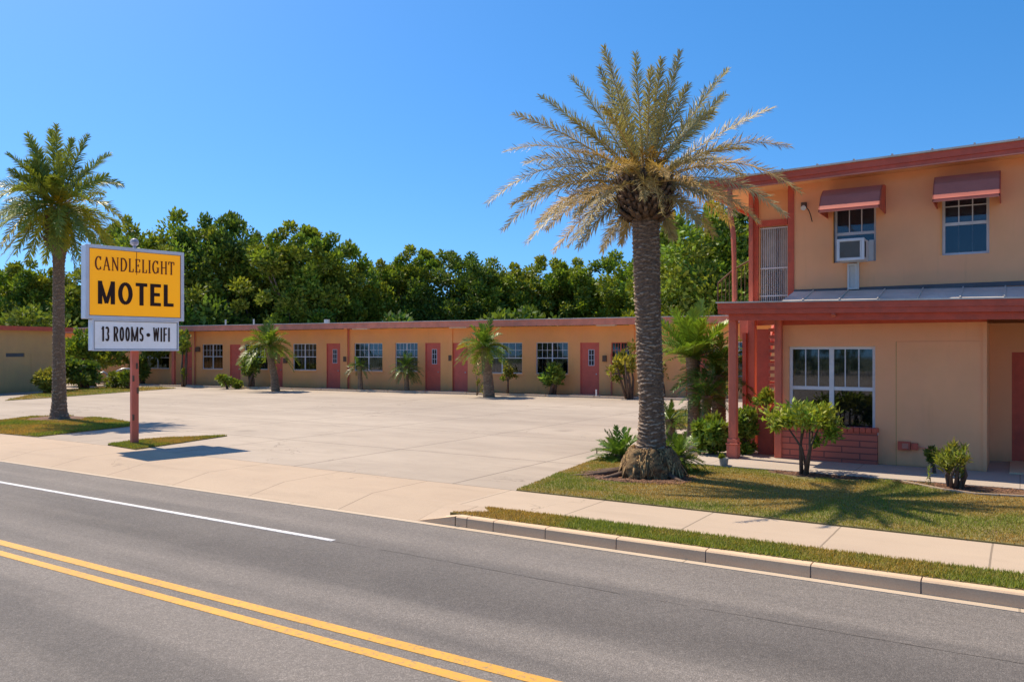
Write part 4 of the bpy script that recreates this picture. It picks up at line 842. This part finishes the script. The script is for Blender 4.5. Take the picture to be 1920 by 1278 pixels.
# frond boots (cut leaf bases) around the head of the trunk
def boots(root, O, base, u0, u1, vt, vb, n, seed, name='leaf_boots', s=1.0, mat='palmbark'):
    rg = np.random.default_rng(seed); mb = MB(); T = []; zb_, zt_ = screen3(base, u0, vb)[2], screen3(base, u0, vt)[2]; rr = np.linalg.norm(screen3(base, u0, 400)-screen3(base, u1, 400))/2; cx, cy = O[0], O[1]
    for k in range(n):
        f = (k+.5)/n; z = zb_+(zt_-zb_)*f; a = k*2.39996; r = rr*(.50+.55*math.sin(math.pi*(.12+.60*f))); el = R_(32+38*f+rg.uniform(-8, 8)); d = Vector((math.cos(a)*math.cos(el), math.sin(a)*math.cos(el), math.sin(el)))
        p = Vector((cx+math.cos(a)*r*.72, cy+math.sin(a)*r*.72, z)); L = s*rg.uniform(.16, .27); w0 = s*.055; i0 = len(mb.v)
        mb.bar(p, p+d*L*.6, w0*1.7, w0*.6); mb.bar(p+d*L*.55, p+d*L, w0*1.0, w0*.45); T += [rg.uniform(.0, .06)]*8+[rg.uniform(.0, .28)]*8
    o = raw(name, mb.v, mb.f, M[mat], np.array(T)[:, None].repeat(3, 1), root); return o
boots(bp_, O, PB, 1150, 1266, 340, 418, 190, 3)
# fibre and hanging old stalks in the crown's heart
fb = FB(); rg = np.random.default_rng(8)
for k in range(46):
    a = rg.uniform(0, 6.28); r = rg.uniform(.1, .32); P0 = O+np.array([math.cos(a)*r*.5, math.sin(a)*r*.5, rg.uniform(-.1, .3)]); P2 = P0+np.array([math.cos(a)*.42, math.sin(a)*.42, rg.uniform(-.15, .5)])
    fb.frond(rg, P0, (P0+P2)/2+np.array([0, 0, .15]), P2, 20, .16, .012, (1.15, .85, .45), rt=(1.2, .85, .45), rw=.01)
fb.build('flower_stalks', M['dryfrond'], bp_)
# root mass round the foot: skirt of hanging rootlets
def root_mass(root, r0, r1, h, n, seed):
    rg = np.random.default_rng(seed); th = np.linspace(0, 2*np.pi, 60, endpoint=False); zz = np.linspace(-.03, h, 16); V = []; T = []
    for z in zz:
        f = z/h; R1 = (r0*(1-f**2.2)+r1*f**2.2)
        for a in th: q = R1*(1+.10*math.sin(3*a+1)+.05*math.sin(7*a+z*5))+rg.normal(0, .014); V.append((q*math.cos(a)+.0, q*math.sin(a)*1.0, z)); T.append(rg.uniform(.0, .5))
    F = [(i*60+j, i*60+(j+1) % 60, (i+1)*60+(j+1) % 60, (i+1)*60+j) for i in range(15) for j in range(60)]; b = len(V)
    mb = MB(); 
    for k in range(n):
        a = rg.uniform(0, 6.283); f = rg.uniform(.2, 1.05)**.7; R1 = r0*(1-f**2.2)+r1*f**2.2; z = h*f; c, s_ = math.cos(a), math.sin(a); q = R1*(1+.10*math.sin(3*a+1))
        L = rg.uniform(.1, .28); mb.bar((q*c*1.0, q*s_*1.0, z), (q*c*1.05+rg.normal(0, .03), q*s_*1.05+rg.normal(0, .03), max(.0, z-L)), rg.uniform(.012, .026)); T += [rg.uniform(0, 1)**2]*8
    F2 = [tuple(b+i for i in f) for f in mb.f]
    raw('root_mass', V+mb.v, F+F2, M['rootmat'], np.array(T)[:, None].repeat(3, 1), root)
root_mass(bp_, .50, .33, .50, 900, 5)
bp_.location.z = 0
for a, L in ((-2.9, .9), (-2.6, 1.1), (-3.3, .8), (-2.2, .7), (-.4, .5)):
    c, s_ = math.cos(a), math.sin(a); MB().tube([(c*.42, s_*.42, .1), (c*(.45+L*.5), s_*(.45+L*.5)-.03, .03), (c*(.45+L), s_*(.45+L), -.005)], [.045, .03, .012], 7).build('surface_root', M['stem'], bp_, smooth=True)

# left palm
LPm = G(110, 786); LBs = (LPm.x, LPm.y)
def greenish(rg, el):
    if el < -.1 and rg.random() < .45: return np.array([1.7, 1.25, .5])*rg.uniform(.85, 1.1)
    return np.array([1.0, 1.0, 1.0])*rg.uniform(.75, 1.15)
tips = [(15, 290), (52, 252), (105, 236), (95, 245, .4), (165, 255), (205, 290), (202, 330), (228, 348), (232, 415), (215, 468), (188, 482), (150, 488), (140, 500, -.6), (50, 490), (85, 492), (30, 475), (3, 462), (-15, 420), (-12, 375), (-8, 350), (20, 320), (60, 270), (135, 262), (110, 480, -1.0), (125, 470, -.9), (95, 470, -1.0), (70, 440, -1.2), (155, 450, -1.2), (110, 440, -1.5), (40, 430, -1)]
lp, O2, _ = big_palm('date_palm', LBs, 108, 385, tips, 34, M['palmfrond'], 'green palm with a slim ringed trunk on the left grass island', prof(LBs, [(88, 134, 787), (93, 128, 772), (96, 126, 750), (97, 124, 700), (98, 122, 600), (98, 122, 500), (97, 124, 478), (92, 130, 462), (90, 132, 440)]), .39, .03, 12, greenish, nl=66, Lmax=1.95, bark='palmbark2', barkrows=52, amp=.02, rw=.03, upturn=.34, fillmix=(-40, 70))
boots(lp, O2, LBs, 88, 132, 400, 470, 80, 4, s=1.3, mat='palmbark2')
fb = FB(); rg = np.random.default_rng(18)
for k in range(30):
    a = rg.uniform(0, 6.28); P0 = O2+np.array([0, 0, rg.uniform(-.2, .4)]); P2 = P0+np.array([math.cos(a)*.4, math.sin(a)*.4, rg.uniform(.0, .5)]); fb.frond(rg, P0, (P0+P2)/2, P2, 14, .2, .03, (2.2, 1.3, .35), rt=(2, 1.3, .5), rw=.02)
fb.build('flower_stalks', M['palmfrond'], lp)

# small palms and sagos: crown of frond arcs over a base point
def sago(name, u, v, uc, vc, rpx, label, cat, group=None, n=34, mat='cycad', trunk_w=.09, el=(5, 85), seed=0, ll=.16, lw=.02, stiff=.5, nl=26, off=0, tint=(1, 1, 1), trunk=True, z0=0, twin=None, hasroot=True):
    rg = np.random.default_rng(seed+100); g_ = G(u, v, z0); base = (g_.x, g_.y); root = empty(name, (g_.x, g_.y, z0)); tag(root, label, cat, group)
    O = screen3(base, uc, vc, off)-np.array([g_.x, g_.y, z0]); t_ = np.linalg.norm(np.array(base)); rr = rpx/FPX*abs(np.dot(FW, np.array(base)))
    fb = FB()
    for k in range(n):
        az = k*2.39996+rg.uniform(-.3, .3); f = (k+.5)/n; e = math.asin(min(1, max(-1, math.sin(R_(el[0]))+(math.sin(R_(el[1]))-math.sin(R_(el[0])))*f)))+R_(rg.uniform(-8, 8)); L = rr*rg.uniform(.88, 1.15)*1.12; d = np.array([math.cos(az)*math.cos(e), math.sin(az)*math.cos(e), math.sin(e)])
        P0 = O+d*.04; P1 = P0+d*L*.55; P2 = P0+d*L-np.array([0, 0, L*stiff*math.cos(e)*rg.uniform(.6, 1.2)])
        if rg.random() < .12 and e < .5: tt = np.array([1.9, 1.25, .5])
        else: tt = np.array(tint)*rg.uniform(.75, 1.25)
        fb.frond(rg, P0, P1, P2, nl, ll*rr, lw*rr, tt, rt=(1.6, 1.4, .8), rw=.012*max(rr, .5), vee=.35, ang=(66, 34), droop=.08, start=.08, twist=.2, jit=.09)
    fb.build('crown', M[mat], root)
    if trunk:
        P = [np.array([0, 0, -.05]), np.array([O[0]*.2+.0, O[1]*.2, O[2]*.35]), np.array([O[0]*.75, O[1]*.75, O[2]*.75]), O+np.array([0, 0, .05])]
        palm_trunk(base, [(p[0], p[1], p[2], trunk_w*s_) for p, s_ in zip(P, (1.25, 1.0, .95, 1.1))], 'trunk', M['palmbark2'], root, max(6, int(O[2]/.07)), .018, 18, seed)
    return root
GP = 'small palms planted along the motel front'
sago('small_palm', 517, 733, 503, 648, 44, 'small palm with a leaning trunk, left one of two along the motel front', 'palm tree', GP, 46, 'fanfrond', .20, (-15, 88), 1, .34, .035, .62, 24)
sago('small_palm', 917, 744, 909, 651, 46, 'small palm with a straight trunk, right one of two along the motel front', 'palm tree', GP, 46, 'fanfrond', .24, (-15, 88), 2, .34, .035, .62, 24, tint=(.85, .95, .9))
GS = 'low sago palms and shrubs along the motel wall'
sago('sago_palm', 676, 733, 674, 688, 21, 'short trunked sago palm under the downpipe window', 'palm', GS, 26, 'cycad', .13, (-20, 85), 3, .3, .04, .5, 16, tint=(.8, .95, .8))
sago('sago_palm', 763, 735, 761, 688, 27, 'bushy sago palm below the greenish window', 'palm', GS, 50, 'cycad', .13, (-50, 88), 4, .3, .035, .45, 18, tint=(.75, .95, .8))
sago('sago_palm', 1160, 862, 1162, 855, 48, 'small bright sago palm at the left foot of the tallest palm', 'palm', None, 44, 'cycad', .10, (-8, 85), 5, .30, .045, .3, 24, tint=(1.0, 1.1, 1.0))
sago('sago_palm', 1276, 885, 1272, 857, 42, 'small sago palm at the right foot of the tallest palm', 'palm', None, 50, 'cycad', .12, (-30, 88), 6, .30, .04, .4, 24, tint=(1.1, 1.1, .9))
sago('sago_palm', 1259, 825, 1256, 788, 36, 'narrow upright sago palm on a short stump behind the tallest palm', 'palm', None, 34, 'cycad', .12, (-20, 88), 7, .30, .045, .35, 20)
sago('cycad_palm', 1303, 828, 1299, 672, 96, 'big arching green cycad between the tallest palm and the porch', 'palm', None, 46, 'cycad', .16, (8, 88), 8, .26, .022, .35, 40, tint=(1.5, 1.5, 1.0))
sago('cycad_palm', 1348, 830, 1347, 706, 74, 'dark green cycad directly left of the porch post', 'palm', None, 40, 'cycad', .17, (-10, 80), 9, .26, .025, .5, 36, tint=(.7, .9, .7))
sago('cycad_palm', 1318, 835, 1326, 745, 52, 'low dark cycad crowded under the big arching one', 'palm', None, 30, 'cycad', .12, (-20, 80), 10, .28, .03, .5, 26, tint=(.6, .8, .7))

# leafy crowns
def leaves(name, mat, clumps, per, size, seed, parent=None, asp=.5, up=.35, tint=((.7, 1.25)), hang=0.0, shell=.55, mod=None):
    rg = np.random.default_rng(seed); V = []; T = []
    for (c, r) in clumps:
        c = np.array(c, float); n = int(per*(1 if np.isscalar(r) else 1)); r = np.array([r]*3 if np.isscalar(r) else r, float)
        d = nrm(rg.normal(0, 1, (n, 3))); q = rg.uniform(shell, 1.05, (n, 1)); P = c+d*q*r
        D = nrm(d*.9+rg.normal(0, .55, (n, 3))+np.array([0, 0, up-hang])); A_ = nrm(rg.normal(0, 1, (n, 3))); S = nrm(np.cross(D, A_)); l = size*rg.uniform(.6, 1.3, (n, 1))
        V.append(np.stack([P-D*l*.2, P+S*l*asp*.5+D*l*.3, P+D*l*.85, P-S*l*asp*.5+D*l*.3], 1).reshape(-1, 3))
        ct = rg.uniform(.8, 1.2)*np.array([rg.uniform(.85, 1.2), 1, rg.uniform(.8, 1.1)]); T.append(np.repeat(ct*rg.uniform(*tint, (n, 1)), 4, 0))
    V = np.concatenate(V); F = np.arange(len(V)).reshape(-1, 4); return raw(name, V, F, mat, np.concatenate(T), parent)
def broad_tree(rx, rz_, h, seed, mat, nc=70, per=120, size=.27, label='', name='broadleaf_tree', trunk_r=.22):
    rg = np.random.default_rng(seed); root = empty(name); cl = []
    lobes = [(rg.uniform(-.55, .55)*rx, rg.uniform(-.5, .5)*rx, rg.uniform(.55, .95)) for _ in range(6)]
    for k in range(nc):
        if k < nc*.5:
            lx, ly, lh = lobes[k % 6]; d = nrm(rg.normal(0, 1, 3)); c = np.array([lx, ly, h*lh-rz_*.35])+d*np.array([rx*.42, rx*.42, rz_*.35])*rg.uniform(.5, 1)
        else:
            d = nrm(rg.normal(0, 1, 3)); q = rg.uniform(.35, 1)**.6; c = np.array([d[0]*rx*q, d[1]*rx*q, h*.52+d[2]*h*.42*q])
        c[2] = min(c[2], h-.5); cl.append((c, (rg.uniform(.55, .95)*rx*.27, rg.uniform(.55, .95)*rx*.27, rg.uniform(.5, .85)*rx*.24)))
    for k in range(22):      # star shaped sprigs on the outline
        d = nrm(rg.normal(0, 1, 3)+np.array([0, 0, .8])); c = np.array([d[0]*rx*.9, d[1]*rx*.9, h*.55+d[2]*h*.46]); cl.append((c, rx*.12))
    leaves('crown', mat, cl, per, size, seed+1, root, .55, .5, (.55, 1.45), shell=.3)
    m = MB(); m.tube([(0, 0, -.2), (.1, .05, h*.2), (-.05, .1, h*.42)], [trunk_r*1.3, trunk_r, trunk_r*.75], 9)
    for k in range(7): c = cl[k*5][0]; m.tube([(-.05, .1, h*.32), tuple(c*np.array([.5, .5, .75])), tuple(c)], [trunk_r*.55, trunk_r*.35, .03], 6)
    m.build('trunk', M['bark'], root, smooth=True); return root
protos = [broad_tree(4.2, 4, 10, 41, M['green'], 120, 190), broad_tree(3.6, 3.5, 10, 42, M['green'], 105, 190), broad_tree(4.4, 3.2, 10, 43, M['green3'], 110, 190), broad_tree(3.4, 3.5, 10, 44, M['green2'], 105, 190)]
TR = [  # u, top v, depth, radius scale, proto, label
 (-40, 478, 62, 1.0, 0, 'dark bushy tree at the far left edge behind the left wing'), (55, 492, 60, .9, 1, 'low rounded tree just left of the left palm trunk'), (150, 492, 60, .95, 3, 'low tree between the left palm trunk and the sign'),
 (238, 413, 61, .75, 1, 'tree whose crown shows just above the sign top'), (330, 398, 58, 1.15, 0, 'tall broad tree right behind the sign, leftmost peak of the treeline'), (420, 405, 60, 1.0, 2, 'tall dark tree in the left peak of the treeline'),
 (545, 422, 57, 1.15, 1, 'tall rounded tree above the left small palm'), (615, 442, 58, .9, 0, 'tree on the right shoulder of the second peak'), (690, 482, 60, .8, 3, 'lower tree in the dip above the downpipe window'),
 (770, 466, 62, 1.0, 1, 'rounded tree peak above the greenish window'), (850, 474, 61, .95, 2, 'dark tree above the middle pair of doors'), (930, 488, 62, .9, 0, 'tree above the middle small palm'),
 (1008, 478, 62, 1.0, 3, 'tree peak above the dark motel window'), (1080, 490, 61, .95, 1, 'tree above the deep pink door'), (1150, 476, 60, 1.0, 0, 'tree directly left of the tallest palm trunk'),
 (1270, 425, 52, .95, 3, 'large leafy tree just right of the tallest palm trunk'), (1345, 385, 47, 1.15, 0, 'tallest tree behind the porch corner and balcony'), (1425, 380, 48, 1.0, 2, 'tree seen past the balcony posts, by the barred door'),
 (480, 450, 60, .9, 3, 'light green tree filling the gap between the two left peaks')]
rg = np.random.default_rng(77)
for i, (u, v, dp, rs, p, lb) in enumerate(TR):
    o = protos[p] if i == [t[4] for t in TR].index(p) else copy_tree(protos[p]); r = ray(u); xy = r*dp; hz = H+(HV-v)/FPX*dp
    o.location = (xy[0], xy[1], 0); o.rotation_euler = (0, 0, rg.uniform(0, 6.28)); s_ = hz/10.3; o.scale = (rs, rs, s_); tag(o, lb, 'tree', 'broadleaf trees behind the motel')
# dense undergrowth closing the gaps below the crowns
cl = []; rg = np.random.default_rng(90)
for k in range(230):
    u = rg.uniform(-150, 1560); r = ray(u)*rg.uniform(54, 72); cl.append(((r[0], r[1], rg.uniform(.5, 4.6)), (1.3, 1.3, rg.uniform(.8, 1.3))))
o = kind(leaves('woodland_undergrowth', M['green3'], cl, 230, .42, 91, None, .6, .3, (.5, 1.5), shell=.4), 'stuff')
cl = []
for k in range(240):
    u = rg.uniform(-250, 1650); r = ray(u)*rg.uniform(68, 84); cl.append(((r[0], r[1], rg.uniform(.5, 6.8)), (1.9, 1.9, rg.uniform(1.3, 1.8))))
kind(leaves('distant_wood', M['green3'], cl, 200, .55, 92, None, .6, .3, (.5, 1.3), shell=.4), 'stuff')

cl = []      # unseen wood added behind the viewer for its reflection in the window glass
for k in range(120): cl.append(((rg.uniform(-45, 45), rg.uniform(-52, -42), rg.uniform(.5, 6.0)), (2.2, 1.9, rg.uniform(1.3, 2.0))))
kind(leaves('reflection_wood', M['green3'], cl, 130, .6, 93, None, .6, .3, (.5, 1.3), shell=.4), 'stuff')
def shrub(name, u, v, cl_px, label, mat, per, size, seed, stems=0, z0=0, cat='shrub', group=None, up=.5, asp=.45, shell=.3, stem_r=.018, hang=0, stemmat='stem', spread=1.0, tint=(.6, 1.4)):
    g_ = G(u, v, z0); base = (g_.x, g_.y); root = empty(name, (g_.x, g_.y, z0)); tag(root, label, cat, group); rb = np.array([g_.x, g_.y, z0]); k_ = abs(np.dot(FW, np.array(base)))/FPX; cl = []
    for (cu, cv, ru, rv, off) in cl_px: p = screen3(base, cu, cv, off)-rb; cl.append((p, (ru*k_, ru*k_, rv*k_)))
    leaves('foliage', mat, cl, per, size, seed, root, asp, up, tint, hang, shell)
    rg = np.random.default_rng(seed)
    if stems:
        m = MB()
        for q in range(stems): c = cl[q % len(cl)][0]; a = q*2.4; b_ = np.array([math.cos(a), math.sin(a), 0])*stem_r*1.6*spread; m.tube([b_+[0, 0, -.03], b_*1.5+np.array([c[0]*.35, c[1]*.35, c[2]*.5]), tuple(c)], [stem_r*1.3, stem_r, stem_r*.5], 6)
        m.build('stems', M[stemmat], root, smooth=True)
    return root
def scatter(u, v, ru, rv, n, seed, rc=.45, dep=.3):
    rg = np.random.default_rng(seed); out = []
    for k in range(n): d = nrm(rg.normal(0, 1, 3)); out.append((u+d[0]*ru*.75, v+d[2]*rv*.75, ru*rc*rg.uniform(.7, 1.2), rv*rc*rg.uniform(.7, 1.2), d[1]*dep))
    return out
# in front of the house
cp = scatter(1495, 778, 62, 26, 22, 1, .55, .5)+scatter(1545, 790, 30, 32, 9, 2, .55, .3)+scatter(1462, 780, 24, 26, 7, 32, .5, .3)+[(1562, 818, 14, 12, 0), (1532, 828, 8, 8, 0)]
shrub('multi_stem_shrub', 1508, 889, [(1470, 790, 14, 14, 0), (1505, 780, 14, 14, 0), (1540, 790, 14, 14, 0), (1525, 770, 14, 12, .2)]+cp, 'airy round shrub with bare forked stems before the large ground floor window', M['shrub'], 62, .105, 51, 6, stem_r=.022, z0=.02, asp=.36, stemmat='stem', spread=1.5, tint=(.5, 1.7), shell=.0)
shrub('spiky_shrub', 1790, 914, scatter(1790, 862, 34, 24, 16, 3, .5, .2)+[(1788, 838, 3, 14, 0), (1808, 842, 3, 10, 0), (1776, 880, 8, 14, 0), (1798, 886, 8, 12, 0)], 'small yellow green bush with several thick stems in the right mulch bed', M['yellowleaf'], 42, .11, 52, 9, up=.9, asp=.22, shell=.0, tint=(.5, 1.5), stem_r=.022, z0=.02, spread=2.2)
shrub('wall_shrub', 1752, 886, scatter(1750, 854, 14, 15, 7, 4, .5, .08), 'small dark round bush hanging by the wall conduit', M['green3'], 90, .06, 53, 3, z0=.05, stem_r=.012)
shrub('weed', 1742, 910, [(1743, 885, 4, 16, 0), (1741, 900, 4, 6, 0)], 'thin bright weed growing at the edge of the porch walk', M['green2'], 26, .05, 54, 2, z0=.02, stem_r=.006, asp=.3)
shrub('planter_shrub', 1436, 772, scatter(1437, 755, 20, 22, 10, 5, .45, .15)+scatter(1455, 790, 10, 18, 4, 6, .5, .1), 'leafy bush spilling from the tall red planter', M['shrub'], 70, .10, 55, 4, shell=.0, z0=0.9)
shrub('dark_shrub', 1334, 851, scatter(1334, 812, 33, 30, 20, 7, .42, .35)+[(1316, 838, 14, 12, 0), (1345, 842, 14, 10, 0)], 'glossy dark bush left of the porch post', M['green3'], 90, .14, 56, 5, z0=.045, tint=(.8, 2.0))
shrub('dark_shrub', 1396, 850, scatter(1398, 790, 26, 24, 12, 8, .45, .3)+scatter(1396, 828, 22, 20, 12, 9, .45, .3), 'dark bush behind the porch post, beside the planter', M['green3'], 110, .11, 57, 5, z0=.045, tint=(.7, 1.9))
bpot = G(1357, 876); pt = MB().tube([(bpot.x, bpot.y, .0), (bpot.x, bpot.y, .02), (bpot.x, bpot.y, .17), (bpot.x, bpot.y, .18)], [.06, .065, .085, .075], 14).build('flower_pot', M['pot'], None, smooth=False); tag(pt, 'small grey pot on the porch walk edge, left of the post', 'pot')
shrub('potted_plant', 1357, 876, scatter(1357, 858, 8, 6, 5, 10, .5, .05), 'tiny green plant growing in the small grey pot', M['green2'], 40, .05, 58, 2, z0=.0, stem_r=.006)
sb_ = G(1320, 846); o = MB().box(-.32, .32, -.16, .16, 0, .2).build('concrete_step', M['lot'], None, bev=.02); o.location = (sb_.x, sb_.y, 0); tag(o, 'low pale concrete block beside the dark bush', 'block')
# along the motel wall
shrub('round_bush', 471, 728, scatter(469, 685, 17, 19, 14, 11, .5, .5), 'dark round bush on one trunk left of the left small palm', M['green3'], 90, .22, 61, 3, group=GS, stem_r=.08)
shrub('low_bush', 427, 729, scatter(419, 714, 13, 9, 6, 12, .55, .4)+scatter(440, 720, 14, 7, 6, 13, .5, .4), 'pair of low ragged bushes at the left front of the wing', M['green'], 70, .2, 62, 3, group=GS, stem_r=.03)
shrub('round_bush', 1034, 742, scatter(1033, 703, 20, 19, 15, 14, .5, .5), 'dark round bush under the dark motel window', M['green3'], 90, .22, 63, 3, group=GS, stem_r=.08, tint=(.8, 2.2))
shrub('sapling', 951, 741, scatter(953, 694, 8, 14, 6, 15, .5, .2)+[(944, 709, 7, 3, 0), (964, 706, 6, 3, 0)], 'thin bright sapling just right of the middle small palm', M['yellowleaf'], 50, .16, 64, 3, group=GS, stem_r=.035)
shrub('sapling', 894, 741, [(893, 697, 8, 7, 0), (905, 728, 6, 8, 0), (897, 715, 3, 6, 0)], 'wispy weed left of the middle small palm', M['yellowleaf'], 40, .13, 65, 3, group=GS, stem_r=.015)
shrub('leggy_shrub', 1180, 748, scatter(1170, 680, 19, 22, 12, 16, .4, .5)+[(1146, 695, 8, 10, 0), (1185, 650, 7, 10, 0), (1155, 710, 8, 6, 0)], 'leggy yellow green shrub left of the thick trunk', M['yellowleaf'], 60, .2, 66, 6, group=GS, stem_r=.05, spread=1.5)
shrub('leggy_shrub', 1248, 745, [(1246, 690, 6, 10, 0), (1252, 712, 5, 7, 0), (1243, 705, 4, 6, 0)], 'thin twiggy shrub just right of the thick trunk', M['green2'], 40, .16, 67, 4, group=GS, stem_r=.03)
# left cluster
shrub('topiary_bush', 95, 737, scatter(92, 714, 27, 21, 22, 21, .42, .6), 'clipped round yellow green bush behind the left palm trunk', M['yellowleaf'], 110, .2, 71, 5, stem_r=.07, spread=2.5, tint=(.6, 1.3))
shrub('dark_bush', 160, 729, scatter(150, 700, 38, 22, 20, 22, .42, .9), 'dark bushy shrub just right of the left palm trunk', M['green3'], 110, .28, 72, 5, stem_r=.08)
shrub('tall_bush', 170, 723, scatter(140, 665, 38, 24, 16, 23, .45, .9)+scatter(205, 668, 38, 22, 14, 24, .45, .9)+scatter(160, 640, 30, 20, 8, 27, .45, .9), 'tall arching leafy bush below and behind the sign', M['green'], 90, .34, 73, 6, stem_r=.08)
shrub('ragged_bush', 214, 728, scatter(212, 712, 20, 13, 12, 25, .45, .5), 'ragged low bush left of the sign pole', M['green2'], 70, .2, 74, 5, stem_r=.03, tint=(.5, 1.2))
shrub('ragged_bush', 240, 729, scatter(238, 711, 16, 15, 10, 26, .45, .5), 'ragged low bush just behind the sign pole', M['green'], 70, .2, 75, 5, stem_r=.03, tint=(.5, 1.1))
shrub('shade_bush', 268, 722, scatter(262, 690, 14, 26, 12, 28, .45, .6)+scatter(290, 660, 24, 9, 8, 29, .5, .5), 'dark climbing bush right behind the sign pole', M['green3'], 80, .28, 76, 5, stem_r=.06)
shrub('low_palmetto', 345, 725, scatter(343, 640, 12, 22, 8, 30, .5, .5)+[(345, 700, 3, 12, 0)], 'narrow leafy plant at the right edge of the sign', M['green'], 60, .26, 77, 3, stem_r=.06)
# bent metal hoops in the shade
for (pts, lb) in (([(166, 722), (176, 712), (186, 700), (194, 697), (200, 700)], 'bent silver metal hoop, left one beside the ragged bush'), ([(212, 705), (220, 695), (231, 691), (245, 691), (252, 700)], 'bent silver metal hoop, right one over the ragged bush')):
    b_ = G(190, 726); base = (b_.x, b_.y); P = [screen3(base, u, v) for u, v in pts]; P.append(screen3(base, pts[-1][0]+4, 724)); o = MB().tube([tuple(np.array(p)-np.array([b_.x, b_.y, 0])) for p in P], .05, 8).build('metal_hoop', M['metal'], None, smooth=True); o.location = (b_.x, b_.y, 0); tag(o, lb, 'metal hoop')
x = RP.x(1140); q = RP.wld(x, -1.6); o = MB().tube([(0, 0, 0), (0, 0, .38)], .035, 8).build('stub_pipe', M['white'], None); o.location = q; tag(o, 'short white stub pipe beside the leggy shrub', 'pipe')
q = G(1119, 850); o = MB().tube([(0, 0, 0), (0, 0, .12)], .012, 6).build('survey_stake', M['stem'], None); o.location = q; tag(o, 'tiny dark stake at the lot edge left of the bright sago', 'stake')
print('DONE')
